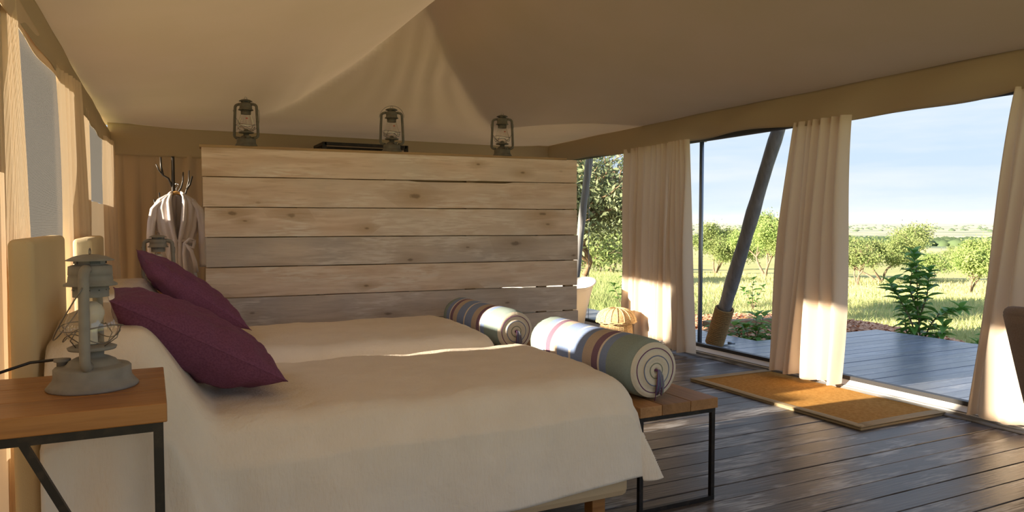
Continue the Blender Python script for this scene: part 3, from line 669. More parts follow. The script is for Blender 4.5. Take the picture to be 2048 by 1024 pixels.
def coverlet(dy, label, seed):
    rnd = random.Random(seed); ph = [rnd.uniform(0, 6.28) for _ in range(8)]
    X0, X1, Y0, Y1, ZT = -.268, 1.70, 2.315 + dy, 3.325 + dy, .605
    xs = list(np.linspace(X0, .3, 46)) + list(np.linspace(.3, 1.5, 40))[1:] + list(np.linspace(1.5, X1, 16))[1:]
    na = len(xs); hf = 16; nearN = 26; topN = 40
    def bul(x, yy):   # yy 0..1 across
        w = sstep(-.12, .13, yy) * sstep(-.12, .13, 1 - yy)
        prof = sstep(.19, -.04, x) if x > -.04 else 1
        prof *= .86 + .14 * sstep(-.3, -.15, x)
        return .295 * prof * (w ** .8) * (1 - .05 * math.sin(yy * 9))
    def rnd_edge(d, r=.11):  # drop near an edge at distance d inside
        return r - math.sqrt(max(0, r * r - (r - min(d, r)) ** 2)) if d < r else 0
    def top(x, y):
        yy = (y - Y0) / (Y1 - Y0); z = ZT + bul(x, yy) + .004 * vnoise(x * 5 + dy, y * 6) + .003 * math.sin(x * 15 + 4 * y + ph[0]) * sstep(.2, .5, x) + .0025 * vnoise(x * 17, y * 23 + x * 9)
        z += .02 * math.sin(PI * yy) - .012
        z -= rnd_edge(y - Y0) + rnd_edge(Y1 - y) + rnd_edge(X1 - x, .09)
        return z
    def near_edge(x, d, far=False):
        """side drape: d 0..1 down"""
        s = -1 if not far else 1; yb = Y0 if not far else Y1
        zt = top(x, yb); hem = .20 + .018 * math.sin(x * 6.5 + ph[1]) + .03 * sstep(1.0, .2, x) - .10 * sstep(.9, -.2, x)
        z = lerp(zt, hem, d); b = bul(x, .0)
        fold = .020 * d * math.sin(x * 9 + ph[2] + 1.2 * math.sin(x * 3)) * sstep(1.65, 1.2, x) * .5
        fold += .020 * (d ** .7) * math.sin(x * 30 + ph[3] + d) * sstep(.5, .1, x) + .010 * d * math.sin(x * 13 + ph[6])
        fold += .066 * sstep(.045, -.035, x - .07 - .20 * d) * (1 - .25 * d)
        out = .012 + .022 * d + fold
        return (x, yb + s * out, z)
    rows = []
    for x in xs:
        col = [near_edge(x, 1 - k / nearN) for k in range(nearN)]
        col += [(x, lerp(Y0, Y1, k / topN), top(x, lerp(Y0, Y1, k / topN))) for k in range(topN + 1)]
        col += [near_edge(x, (k + 1) / nearN, True) for k in range(nearN)]
        rows.append(col)
    # foot drape: continue the same columns downward
    base = rows[-1]; ncol = len(base)
    for j in range(1, hf + 9):
        d = j / (hf + 8); col = []
        for k in range(ncol):
            if k < nearN: e = 1 - k / nearN; side = -1
            elif k > nearN + topN: e = (k - nearN - topN) / nearN; side = 1
            else: e = 0; side = 0
            bx, by, bz = base[k]
            hem = .215 + .015 * math.sin(by * 14 + ph[4])
            zt = top(X1, min(max(by, Y0), Y1))
            if e == 0:
                yy = (by - Y0) / (Y1 - Y0)
                out = .012 + .03 * d + .012 * d * math.sin(by * 17 + ph[5]) + .03 * d * math.exp(-((by - Y0) / .12) ** 2)
                col.append((X1 + out, by - side * 0 - .012 * d * math.exp(-((by - Y0) / .1) ** 2), lerp(zt, hem, d)))
            else:
                kk = 1 - .17 * (d * e) ** 2; d_ = d; d = d * kk; e = e * kk; m_ = min(d, e); M_ = max(d, e)
                ze = lerp(zt, .20, M_) - .035 * m_ * m_
                ox = .012 + .028 * d + .055 * m_ ; oy = .012 + .022 * e + .035 * m_
                # when one hang dominates pull the other in, so the corner forms a soft cone
                if e > d: ox *= (d / e) ** .6 if e > 0 else 1
                if d > e: oy *= (e / d) ** .6 if d > 0 else 1
                d = d_
                col.append((X1 + ox, (Y0 if side < 0 else Y1) + side * oy, ze))
        rows.append(col)
    V = [p for r in rows for p in r]
    Fc = [(i * ncol + j, (i + 1) * ncol + j, (i + 1) * ncol + j + 1, i * ncol + j + 1) for i in range(len(rows) - 1) for j in range(ncol - 1)]
    o = MB().add(V, Fc).build('coverlet', M['coverlet'], smooth=True, solid=.004)
    return tag(o, label, 'bedspread', 'cream bedspreads')
coverlet(0, 'cream cotton bedspread draped over the near bed and its pillow, falling to a wavy hem', 3)
coverlet(1.26, 'cream cotton bedspread on the far bed, beside the plank partition', 9)

def pillow(A, B, width, tt, tb_, label, yaw=0., seed=0):
    """A top edge, B bottom edge (near end), width runs away along y"""
    A = Vector(A); B = Vector(B); u = (B - A); L_ = u.length; u.normalize(); v = Vector((math.sin(yaw), math.cos(yaw), 0)); v = (v - u * v.dot(u)).normalized(); n = u.cross(v).normalized()
    if n.z < 0: n = -n
    rnd = random.Random(seed); ph = [rnd.uniform(0, 6.28) for _ in range(6)]
    N_ = 44; V = []; Fc = []
    def P(a, b, s):
        ca = 2 * a - 1; cb = 2 * b - 1
        e = (1 - abs(ca) ** 2.6) * (1 - abs(cb) ** 3.0); e = max(e, 0) ** .62
        pinch_u = 1 - .06 * (1 - cb * cb) * abs(ca) ** 3 * 0; 
        pa = a; pb = b
        # edges bow inward between the corners
        pa = .5 + (a - .5) * (1 - .055 * (1 - cb ** 2)); pb = .5 + (b - .5) * (1 - .07 * (1 - ca ** 2))
        wr = .006 * math.sin(ca * 9 + cb * 5 + ph[0]) * e + .005 * math.sin(cb * 14 - ca * 4 + ph[1]) * e + .005 * math.sin(ca * 21 + cb * 3 + ph[2]) * (1 - e) * e * 3
        h = s * ((tt if s > 0 else tb_) * e + wr)
        sag = -.035 * (1 - e) * 0
        return A + u * (pa * L_) + v * (pb * width) + n * (h + sag)
    for s in (1, -1):
        m = len(V)
        for i in range(N_ + 1):
            for j in range(N_ + 1): V.append(P(i / N_, j / N_, s))
        for i in range(N_):
            for j in range(N_):
                q = (m + i * (N_ + 1) + j, m + (i + 1) * (N_ + 1) + j, m + (i + 1) * (N_ + 1) + j + 1, m + i * (N_ + 1) + j + 1)
                Fc.append(q if s > 0 else q[::-1])
    root = empty('cushion', tuple((A + B) / 2)); tag(root, label, 'cushion', 'purple cushions')
    c0 = (A + B) / 2
    MB().add([p - c0 for p in V], Fc).build('cushion_cover', M['purple'], root, smooth=True)
    ring = []
    for i in range(4 * 20):
        s = i / 20; k = int(s); f = s - k
        a, b = [(f, 0), (1, f), (1 - f, 1), (0, 1 - f)][k]; ring.append(P(a, b, 0) - c0)
    MB().tube(ring, .0012, 5, closed=True).build('seam', M['purple'], root, smooth=True)
    return root
pillow((-.113, 2.49, .968), (.405, 2.50, .672), .48, .072, .14, 'purple linen cushion leaning on the pillow of the near bed', yaw=0.0, seed=1)
pillow((-.028, 3.74, 1.04), (.445, 3.80, .67), .46, .055, .095, 'purple linen cushion leaning on the pillow of the far bed, its tip pointing up', yaw=0.0, seed=2)

# ------------------------------------------------------------------ benches and bolsters
def bench(y0, label):
    root = empty('bench', (1.98, y0, 0)); tag(root, label, 'bench', 'foot benches')
    Lb = 1.0; zt = .45; th = .045
    for a, b in ((-.205, -.095), (-.093, .055), (.057, .205)): MB().bbox(a, b, 0, Lb, zt - th, zt).build('board', M['benchwood'], root, bevel=.003)
    r = .019
    for x in (-.19, .19):
        for y in (.02, Lb - .02): MB().bbox(x - r / 2, x + r / 2, y - r / 2, y + r / 2, 0.019, zt - th - .019).build('leg', M['steel'], root, bevel=.001)
    f = MB()
    for y in (.02, Lb - .02):
        f.bbox(-.1995, .1995, y - r / 2, y + r / 2, zt - th - .019, zt - th); MB().bbox(-.1995, .1995, y - r / 2, y + r / 2, 0, .019).build('foot_rail', M['steel'], root)
    for x in (-.19, .19): f.bbox(x - r / 2, x + r / 2, .03, Lb - .03, zt - th - .019, zt - th)
    f.build('frame', M['steel'], root)
    return root
bench(2.40, 'rustic wooden bench on a black steel frame at the foot of the near bed')
bench(3.68, 'second wooden bench under the bolster of the far bed')
def bolster(y0, L_, R, x, label, group='striped bolsters', rz=0.):
    root = empty('bolster', (x, y0, .45 + R), rz); tag(root, label, 'bolster', group)
    V = []; n = 48; m = 50; prof = []
    def body(u, v):
        y = u * L_; e = min(u, 1 - u) * L_; r = R * (1 + .015 * math.sin(u * 9)) * (1 - .10 * math.exp(-(e / .025) ** 2)); a = 2 * PI * v
        r *= 1 + .006 * math.sin(a * 5 + u * 7) + .010 * math.exp(-(e / .06) ** 2) * math.sin(a * 23)
        return (r * math.cos(a), y, r * math.sin(a) * (.97 if math.sin(a) < 0 else 1.0))
    MB().grid(body, m, n + 1).build('bolster_cover', M['bolster'], root, smooth=True)
    for s in (0, 1):
        def cap(u, v):
            r = u * R * .925; a = 2 * PI * v; bulge = .022 * (1 - (u) ** 2.5) - .018 * math.exp(-(u / .1) ** 2) + .0035 * math.sin(u * 16)
            return (r * math.cos(a), (-bulge if s == 0 else L_ + bulge), r * math.sin(a))
        cp = MB().grid(cap, 24, n + 1).build('end_panel', M['bolster_end'], root, smooth=True)
        for rr, mt, lb in ((.80, 'yarn_plum', 'plum ring'), (.54, 'yarn_blue', 'blue ring'), (.27, 'yarn_sage', 'sage ring')):
            rnd = random.Random(int(rr * 100)); yy = .022 * (1 - (rr * 1.0) ** 2.5) - .018 * math.exp(-(rr / .1) ** 2) + .0035 * math.sin(rr * 16) + .001
            q = MB().tube([(R * .925 * rr * math.cos(a) * (1 + .02 * math.sin(3 * a)), (-yy if s == 0 else L_ + yy), R * .925 * rr * math.sin(a)) for a in np.linspace(0, 2 * PI, 49)[:-1]], .0022, 5, closed=True).build('ring', M[mt], cp, smooth=True); q['label'] = lb
        if s == 0:
            rnd = random.Random(5); ta = {}
            for k in range(26):
                mt = ('yarn_plum', 'yarn_blue', 'yarn_sage', 'yarn_blue')[k % 4]; t_ = ta.setdefault(mt, MB())
                dx = rnd.uniform(-.017, .022); l = rnd.uniform(.085, .105) + (.045 if k == 4 else 0)
                t_.tube([(0, -.008, .0), (.004 + dx * .3, -.030, .004), (.006 + dx * .7, -.036, -.02), (.010 + dx, -.030 + rnd.uniform(-.006, .006), -.06), (.008 + dx, -.024 + rnd.uniform(-.006, .006), -l)], .0021, 5)
            par = None
            ts = empty('tassel', (0, 0, 0)); ts.parent = root
            for mt, t_ in ta.items(): t_.build('yarn', M[mt], ts, smooth=True)
            MB().lathe([(0, 0), (.007, .001), (.008, .006), (.005, .01), (0, .011)], 12, c=(.001, -.016, -.003)).build('knot', M['yarn_plum'], ts, smooth=True)
    return root
bolster(2.49, .90, .128, 1.908, 'striped bolster with ringed end and tassel at the foot of the near bed, in front')
bolster(3.79, .86, .122, 1.90, 'striped bolster at the foot of the far bed, against the partition')

# ------------------------------------------------------------------ mat
rg = empty('coir_mat', (3.67, 2.845, 0)); tag(rg, 'golden coir mat with a beige cloth border before the deck opening', 'mat')
rg.rotation_euler.z = 0
Wm, Lm = .84, 1.50
def rugz(x, y): return .004 + .006 * math.exp(-((x) / .05) ** 2) * (0.5 + .5 * math.sin(y * 3)) 
MB().grid(lambda u, v: (.05 + u * (Wm - .10), .06 + v * (Lm - .12), .0145 + rugz(u * Wm, v * Lm) * .4), 30, 40).build('coir_pile', M['coir'], rg, smooth=True)
MB().bbox(.004, Wm - .004, .004, Lm - .004, 0, .013).build('backing', M['rugborder'], rg)
for a, b, c_, d_ in ((0, .062, 0, Lm), (Wm - .062, Wm, 0, Lm), (.0, Wm, 0, .07), (.0, Wm, Lm - .07, Lm)):
    MB().grid(lambda u, v: (lerp(a, b, u), lerp(c_, d_, v), .0175 + .0015 * math.sin(v * 9) + .002 * math.sin(u * PI)), 8, 24).build('border', M['rugborder'], rg, smooth=True, solid=.004)

# ------------------------------------------------------------------ wicker basket
bk = empty('wicker_basket', (4.12, 5.98, 0)); tag(bk, 'round wicker basket with a domed wicker lid beside the cream curtain', 'basket')
def wick_wall(prof, name, par, nr, strands):
    m = MB()
    for i in range(nr):
        s = i / (nr - 1); r, z = prof(s)
        P = [((r + .0035 * math.sin(k * PI + i * PI)) * math.cos(2 * PI * k / strands), (r + .0035 * math.sin(k * PI + i * PI)) * math.sin(2 * PI * k / strands), z) for k in range(0, strands)]
        P = [((r + (.0025 if (k + i) % 2 else -.0025)) * math.cos(2 * PI * k / strands), (r + (.0025 if (k + i) % 2 else -.0025)) * math.sin(2 * PI * k / strands), z) for k in range(strands)]
        m.tube(P, .0042, 5, closed=True)
    return m.build(name, M['wicker'], par, smooth=True)
b1 = wick_wall(lambda s: (.128 + .012 * math.sin(s * PI), .006 + s * .205), 'body', bk, 28, 44)
m = MB()
for k in range(22):
    a = 2 * PI * k / 22; m.tube([((.127 + .012 * math.sin(s * PI)) * math.cos(a), (.127 + .012 * math.sin(s * PI)) * math.sin(a), .004 + s * .21) for s in np.linspace(0, 1, 6)], .0055, 5)
m.build('stake', M['wicker'], b1, smooth=True)
MB().lathe([(0, .004), (.124, .004), (.132, .1), (.122, .205)], 28).build('lining', M['wicker_dark'], bk, smooth=True)
bk.scale = (1.13, 1.13, 1.08)
l1 = wick_wall(lambda s: (.168 * math.cos(s * 1.45) ** .8 + .002, .222 + .115 * math.sin(s * 1.5)), 'lid', bk, 24, 48)
m = MB()
for k in range(18):
    a = 2 * PI * k / 18; m.tube([((.171 * math.cos(s * 1.45) ** .8 + .002) * math.cos(a), (.171 * math.cos(s * 1.45) ** .8 + .002) * math.sin(a), .224 + .116 * math.sin(s * 1.5)) for s in np.linspace(0, 1, 7)], .0055, 5)
m.build('rib', M['wicker'], l1, smooth=True)
MB().lathe([(.162, .221), (.11, .29), (.05, .325), (0, .332)], 28).build('lining', M['wicker_dark'], l1, smooth=True)
m = MB(); 
for s, zz in ((1, .219), (-1, .213)):
    m.tube([((.172 + .004 * math.cos(k * .9)) * math.cos(2 * PI * k / 70), (.172 + .004 * math.cos(k * .9)) * math.sin(2 * PI * k / 70), zz + s * .004 * math.sin(k * .9)) for k in range(70)], .0045, 5, closed=True)
m.build('rim', M['wicker'], l1, smooth=True)

# ------------------------------------------------------------------ coat stand, hanger, robe
cs = empty('coat_stand', (.185, 6.75, 0)); tag(cs, 'branch-shaped dark coat stand against the back wall', 'coat stand')
MB().tube([(0, 0, 0), (.004, 0, .6), (-.002, 0, 1.2), (.003, 0, 1.76)], [.02, .017, .015, .013], 10).build('stem', M['branch'], cs, smooth=True)
for P in ([(-.004, 0, 1.50), (-.035, -.01, 1.575), (-.075, -.01, 1.60), (-.105, -.01, 1.64), (-.125, -.02, 1.69)], [(-.075, -.01, 1.60), (-.088, 0, 1.67), (-.09, 0, 1.75)],
          [(0, 0, 1.38), (.025, -.02, 1.44), (.06, -.02, 1.50), (.075, -.02, 1.56), (.078, -.02, 1.63)], [(.0, 0, 1.28), (.06, .02, 1.36), (.10, .03, 1.47), (.122, .03, 1.56), (.125, .03, 1.65)],
          [(.105, .03, 1.49), (.13, .02, 1.53), (.15, .02, 1.60)], [(0, 0, 1.18), (-.07, .05, 1.26), (-.10, .06, 1.34), (-.105, .06, 1.46)], [(-.085, .05, 1.29), (-.13, .06, 1.33), (-.145, .06, 1.40)]):
    MB().tube(P, [.0095 - .0012 * i for i in range(len(P))], 8).build('branch', M['branch'], cs, smooth=True)
for k in range(3):
    a = 2 * PI * k / 3 + .5; MB().tube([(0, 0, .12), (.12 * math.cos(a), .12 * math.sin(a), .06), (.22 * math.cos(a), .22 * math.sin(a), .01)], [.014, .012, .009], 8).build('foot', M['branch'], cs, smooth=True)
hg = empty('coat_hanger', (.205, 6.66, 1.44)); tag(hg, 'wooden coat hanger carrying the white robe', 'hanger')
MB().tube([(-.155, 0, -.095), (-.10, 0, -.045), (-.03, 0, .006), (0, 0, .016), (.03, 0, .006), (.10, 0, -.045), (.155, 0, -.095)], [.008, .012, .014, .015, .014, .012, .008], 10).build('hanger_bar', M['hanger'], hg, smooth=True)
MB().tube([(0, 0, .02), (0, 0, .05), (.012, 0, .065), (.02, .01, .08), (.008, .02, .092), (-.008, .02, .085)], .0018, 6).build('hook', M['galv'], hg, smooth=True)
rb = empty('bathrobe', (.205, 6.64, 0)); tag(rb, 'pale towelling bathrobe hanging on the coat stand, loosely belted', 'bathrobe')
def robe_side(s):
    def fn(u, v):      # u around from centre front to centre back, v down
        z = lerp(1.445, .30, v)
        hw = float(np.interp(z, [.3, .7, 1.0, 1.02, 1.15, 1.33, 1.40, 1.445], [.155, .150, .118, .115, .155, .180, .135, .055]))
        dp = float(np.interp(z, [.3, .9, 1.02, 1.2, 1.38, 1.445], [.085, .075, .06, .075, .06, .03]))
        a = lerp(-PI / 2, PI / 2, u)
        x = hw * math.cos(a); y = dp * math.sin(a)
        fr = max(0, 1 - u * 2.2)   # front opening: V neck above the belt, slightly open below
        gap = float(np.interp(z, [.3, .95, 1.03, 1.2, 1.42, 1.445], [.035, .012, .004, .022, .045, .04]))
        x = x + gap * fr ** 2 * (1 if u < .45 else 0)
        fo = .010 * math.sin(u * 23 + s) * sstep(.12, .5, v) + .006 * math.sin(u * 41 + v * 4)
        return (s * (x + fo * .4), y - fo, z)
    return fn
for s in (-1, 1): MB().grid(robe_side(s), 46, 50).build('robe_panel', M['robe'], rb, smooth=True, solid=.006)
for s in (-1, 1):
    pts = [(s * .11, 0, 1.385), (s * .165, -.005, 1.32), (s * .185, -.02, 1.22), (s * .195, -.03, 1.10), (s * .192, -.03, .98), (s * .195, -.03, .84)]
    m = MB()
    def sl_(u, v):
        k = v * (len(pts) - 1); i = min(int(k), len(pts) - 2); f = k - i; c0 = Vector(pts[i]).lerp(Vector(pts[i + 1]), f)
        r = float(np.interp(v, [0, .2, .6, 1], [.045, .05, .043, .05])); a = 2 * PI * u; fo = 1 + .10 * math.sin(a * 3 + v * 9) + .06 * math.sin(a * 5)
        return (c0.x + r * .62 * fo * math.cos(a), c0.y + r * fo * math.sin(a), c0.z)
    MB().grid(sl_, 28, 26, closeu=True).build('sleeve', M['robe'], rb, smooth=True, solid=.006)
    MB().tube([(s * .036, .03, 1.455), (s * .05, -.02, 1.44), (s * .06, -.055, 1.37), (s * .048, -.085, 1.22), (s * .018, -.085, 1.07), (s * .012, -.09, .9), (s * .03, -.105, .6), (s * .045, -.1, .34)], [.014, .016, .02, .021, .016, .018, .02, .018], 8).build('lapel', M['robe'], rb, smooth=True)
MB().tube([(.13 * math.cos(a), .078 * math.sin(a), 1.045 - .012 * math.cos(2 * a)) for a in np.linspace(0, 2 * PI, 25)[:-1]], .014, 8, closed=True).build('belt', M['robe'], rb, smooth=True)
MB().tube([(.045, -.095, 1.03), (.09, -.11, 1.075), (.125, -.11, 1.06), (.115, -.11, 1.00), (.07, -.105, 1.01), (.05, -.1, 1.035)], .013, 8).tube([(.05, -.10, 1.03), (.045, -.12, .95), (.055, -.12, .80), (.06, -.12, .66)], [.014, .015, .017, .018], 8).tube([(.06, -.10, 1.03), (.10, -.12, .97), (.125, -.11, .88), (.135, -.1, .80)], [.013, .015, .018, .02], 8).build('belt_bow', M['robe'], rb, smooth=True)

# wardrobe frame behind the partition
wd = empty('wardrobe', (1.565, 7.32, 0)); tag(wd, 'dark framed red-brown wardrobe rising behind the partition', 'wardrobe')
Ww, Hw, Dw = .84, 2.005, .42
f = MB()
for x in (0, Ww):
    for y in (0, Dw): f.bbox(x - .018, x + .018, y - .018, y + .018, 0, Hw)
f.bbox(0, Ww, -.018, .018, Hw - .03, Hw).bbox(0, Ww, Dw - .018, Dw + .018, Hw - .03, Hw)
for x in (0, Ww): f.bbox(x - .018, x + .018, 0, Dw, Hw - .03, Hw).bbox(x - .018, x + .018, 0, Dw, .08, .11)
f.build('frame', M['steel'], wd)
for i in range(6): MB().bbox(.02, Ww - .02, .02, .04, .12 + i * .30, .415 + i * .30 - .004).build('panel', M['redwood'], wd, bevel=.002)
for z in (.12, 1.0, 1.9): MB().bbox(.02, Ww - .02, .04, Dw - .02, z, z + .02).build('shelf', M['redwood'], wd)

# bathtub behind the partition
tb = empty('bathtub', (3.59, 6.46, 0)); tag(tb, 'white freestanding bathtub end showing past the partition', 'bathtub')
def tub(u, v, inner=False):
    a = 2 * PI * u; z = lerp(.05, .56, v)
    rx = lerp(.40, .50, v ** 1.6); ry = lerp(.20, .33, v ** 1.2)
    c = math.cos(a); s_ = math.sin(a); x = rx * 1.0 * math.copysign(abs(c) ** .75, c); y = ry * math.copysign(abs(s_) ** .75, s_)
    z += .08 * (max(0, abs(c) - .35) / .65) ** 2 * v ** 2
    if v > .97: x *= 1.04; y *= 1.06
    if inner: x *= .92; y *= .88
    return (x, y, z)
MB().grid(lambda u, v: tub(u, v), 56, 26, closeu=True).build('tub_shell', M['white'], tb, smooth=True, solid=.012)
MB().grid(lambda u, v: (tub(u, 0)[0] * v, tub(u, 0)[1] * v, .055), 56, 4, closeu=True).build('tub_floor', M['white'], tb, smooth=True)
for x in (-.28, .28):
    for y in (-.13, .13): MB().tube([(x, y, .1), (x * 1.15, y * 1.2, .05), (x * 1.2, y * 1.3, .0)], [.03, .022, .03], 10).build('foot', M['galv'], tb, smooth=True)

# armchair at the right edge
ac = empty('armchair', (4.0, 1.783, 0), math.radians(0)); tag(ac, 'taupe linen armchair cut by the right edge of the picture', 'armchair')
def shell(u, v):
    a = lerp(-.25, PI + .25, u); z = lerp(.14, .72 + .06 * math.sin(u * PI), v); r = lerp(.24, .385, v ** .9)
    return (-r * 1.02 * math.sin(a), r * math.cos(a), z)
MB().grid(shell, 40, 16).build('backrest', M['armchair'], ac, smooth=True, solid=.075, bevel=0)
MB().tube([Vector(shell(u, 1)) + Vector((0, 0, .0)) for u in np.linspace(0, 1, 40)], .036, 12).build('piping_roll', M['armchair'], ac, smooth=True)
MB().bbox(-.22, .28, -.26, .26, .14, .36).build('seat', M['armchair'], ac, bevel=.03)
MB().bbox(-.2, .30, -.25, .25, .36, .46).build('seat_cushion', M['armchair'], ac, bevel=.04)
for x in (-.18, .26):
    for y in (-.2, .2): MB().tube([(x, y, .15), (x * 1.1, y * 1.1, 0)], [.022, .014], 10).build('leg', M['tablewood'], ac, smooth=True)

# ------------------------------------------------------------------ outdoors
TR = [(0, -.50), (10, -.52), (20, -.80), (40, -1.5), (120, -4.0), (400, -10), (1200, -17.7), (3000, -15.5), (5500, -6), (8000, 7), (9000, 7)]
lr = [math.log(max(r, 1) + 1) for r, z in TR]
def terr(x, y):
    r = math.hypot(x, y); z = float(np.interp(math.log(r + 1), lr, [t[1] for t in TR]))
    a = math.atan2(y, x)
    z += .10 * vnoise(x * .21, y * .19) * min(1, max(0, (r - 8) / 8)) + (.5 * vnoise(x * .02, y * .023) * min(1, r / 300))
    z += (vnoise(a * 9, 1.) * 4 + vnoise(a * 23, 2.) * 2) * sstep(4500, 8000, r)
    return z
def build_ground():
    rs = [0, 3, 5, 7] + list(np.geomspace(8.5, 9000, 90)); na = 240; V = []; Fc = []
    for r in rs:
        for k in range(na):
            a = 2 * PI * k / na; x = r * math.cos(a); y = r * math.sin(a); V.append((x, y, terr(x, y)))
    for i in range(len(rs) - 1):
        for k in range(na):
            l = (k + 1) % na; Fc.append((i * na + k, (i + 1) * na + k, (i + 1) * na + l, i * na + l))
    o = MB().add(V, Fc).build('ground', M['ground'], smooth=True); tag(o, 'grassy savannah plain running out to low distant hills', kind='structure')
build_ground()

def mesh_np(name, V, Fq, matl, parent=None, smooth=False):
    me = D.meshes.new(name); n = len(V); k = Fq.shape[1]; m = len(Fq)
    me.vertices.add(n); me.vertices.foreach_set('co', V.astype(np.float32).ravel())
    me.loops.add(m * k); me.loops.foreach_set('vertex_index', Fq.astype(np.int32).ravel())
    me.polygons.add(m); me.polygons.foreach_set('loop_start', np.arange(0, m * k, k, dtype=np.int32)); me.update(calc_edges=True)
    return newobj(name, me, matl, parent, smooth)
def grass_patch(n, region, h0, h1, w, matl, label, seed, lean=.35):
    rs = np.random.RandomState(seed); P = []
    while len(P) < n:
        c = region(rs)
        if c is not None: P.append(c)
    P = np.array(P); z = np.array([terr(x, y) for x, y in P]); h = rs.uniform(h0, h1, n) * rs.uniform(.6, 1.15, n)
    a = rs.uniform(0, 2 * PI, n); dx = np.cos(a) * w; dy = np.sin(a) * w; lx = rs.normal(0, lean, n) * h; ly = rs.normal(0, lean, n) * h
    sc = 1 + np.hypot(P[:, 0], P[:, 1]) / 14
    dx *= sc; dy *= sc
    b0 = np.stack([P[:, 0] - dx, P[:, 1] - dy, z - .02], 1); b1 = np.stack([P[:, 0] + dx, P[:, 1] + dy, z - .02], 1)
    m0 = np.stack([P[:, 0] - dx * .7 + lx * .35, P[:, 1] - dy * .7 + ly * .35, z + h * .6], 1); m1 = np.stack([P[:, 0] + dx * .7 + lx * .35, P[:, 1] + dy * .7 + ly * .35, z + h * .6], 1)
    tp = np.stack([P[:, 0] + lx, P[:, 1] + ly, z + h], 1)
    V = np.concatenate([b0, b1, m0, m1, tp]); i = np.arange(n)
    Fq = np.concatenate([np.stack([i, i + n, i + 3 * n], 1), np.stack([i, i + 3 * n, i + 2 * n], 1), np.stack([i + 2 * n, i + 3 * n, i + 4 * n], 1)])
    o = mesh_np('grass', V, Fq, matl); tag(o, label, 'grass', kind='stuff'); return o
def polar(r0, r1, a0, a1, clump=True, avoid=True):
    def f(rs):
        r = math.exp(rs.uniform(math.log(r0), math.log(r1))); a = math.radians(rs.uniform(a0, a1)); x = r * math.cos(a); y = r * math.sin(a)
        if avoid and (x < 7.6 and y < 5.7 or x < 5.8 and y < 9.5): return None
        if avoid and ((x - 8.4) / 2.4) ** 2 + ((y - 7.6) / 2.9) ** 2 < 1: return None
        if clump and vnoise(x * 1.3, y * 1.1) + vnoise(x * 4, y * 3.3) * .6 < rs.uniform(-1.3, .5): return None
        return (x, y)
    return f
grass_patch(60000, polar(9, 42, 22, 62), .06, .19, .0035, M['grass'], 'straw-green meadow grass beyond the deck', 1)
grass_patch(26000, polar(7, 30, 52, 66, clump=False), .25, .60, .004, M['grass_green'], 'tall green grass seen past the end of the partition', 2)
grass_patch(12000, polar(10, 26, 24, 50), .07, .2, .0035, M['grass_green'], 'green grass tufts in front of the bushes', 3)

# mulch mound
def mz(x, y):
    q = ((x - 8.4) / 2.3) ** 2 + ((y - 7.6) / 2.8) ** 2
    return terr(x, y) + .42 * max(0, 1 - q) ** .7 + .03 * vnoise(x * 3, y * 3) - .06
o = MB().grid(lambda u, v: (lerp(5.9, 10.9, u), lerp(4.6, 10.6, v), mz(lerp(5.9, 10.9, u), lerp(4.6, 10.6, v))), 70, 80).build('mulch_bed', M['mulch'], smooth=True)
tag(o, 'low mound of orange-brown bark mulch behind the deck corner', 'mulch bed', kind='stuff')
rs = np.random.RandomState(4); n = 9000; V = []; Fq = []
th = rs.uniform(0, 2 * PI, n); rr = np.sqrt(rs.uniform(0, 1, n)) * 1.02
px = 8.4 + rr * 2.3 * np.cos(th); py = 7.6 + rr * 2.8 * np.sin(th)
for i in range(n):
    x, y = px[i], py[i]; z = mz(x, y) + .012; a, b = rs.uniform(.018, .045), rs.uniform(.010, .02); ang = rs.uniform(0, PI); ti = rs.uniform(-.5, .5); tj = rs.uniform(-.4, .4)
    ca, sa = math.cos(ang), math.sin(ang)
    for du, dv in ((-a, -b), (a, -b), (a, b), (-a, b)): V.append((x + du * ca - dv * sa, y + du * sa + dv * ca, z + du * ti + dv * tj))
i = np.arange(n) * 4; Fq = np.stack([i, i + 1, i + 2, i + 3], 1)
tag(mesh_np('bark_chips', np.array(V), Fq, M['chip']), 'loose orange bark chips scattered over the mulch mound', 'bark chips', kind='stuff')
te = MB().box((0, 0, 0), (1.5, .16, .08)).build('timber_edging', M['bark_warm'], bevel=.01); te.location = (7.3, 7.35, -.13); te.rotation_euler.z = -.15; tag(te, 'brown timber edging board lying in the mulch', 'timber')

# leaves
def leaf_mesh(name, L_, W_, matl, curl=.25, fold=.15):
    prof = [(0, .04), (.15, .6), (.38, 1), (.65, .8), (.88, .3), (1, 0.02)]; V = []; Fc = []
    for i, (s, w) in enumerate(prof):
        z = -curl * L_ * s * s
        V += [(s * L_, -w * W_ / 2, z + fold * W_ * w), (s * L_, 0, z), (s * L_, w * W_ / 2, z + fold * W_ * w)]
    for i in range(len(prof) - 1):
        a = i * 3; Fc += [(a, a + 3, a + 4, a + 1), (a + 1, a + 4, a + 5, a + 2)]
    me = D.meshes.new(name); me.from_pydata(V, [], Fc); me.materials.append(matl)
    me.polygons.foreach_set('use_smooth', [True] * len(me.polygons)); return me
LM = [leaf_mesh('leaf', .145, .08, M['leaf_shrub'], .3, .3), leaf_mesh('leaf', .12, .07, M['leaf_shrub'], .55, .3), leaf_mesh('leaf', .15, .07, M['leaf_mid'], .25, .3)]
LL = [leaf_mesh('leaf', .14, .075, M['leaf_lime'], .5), leaf_mesh('leaf', .11, .065, M['leaf_lime'], .4), leaf_mesh('leaf', .13, .05, M['leaf_shrub'], .4)]
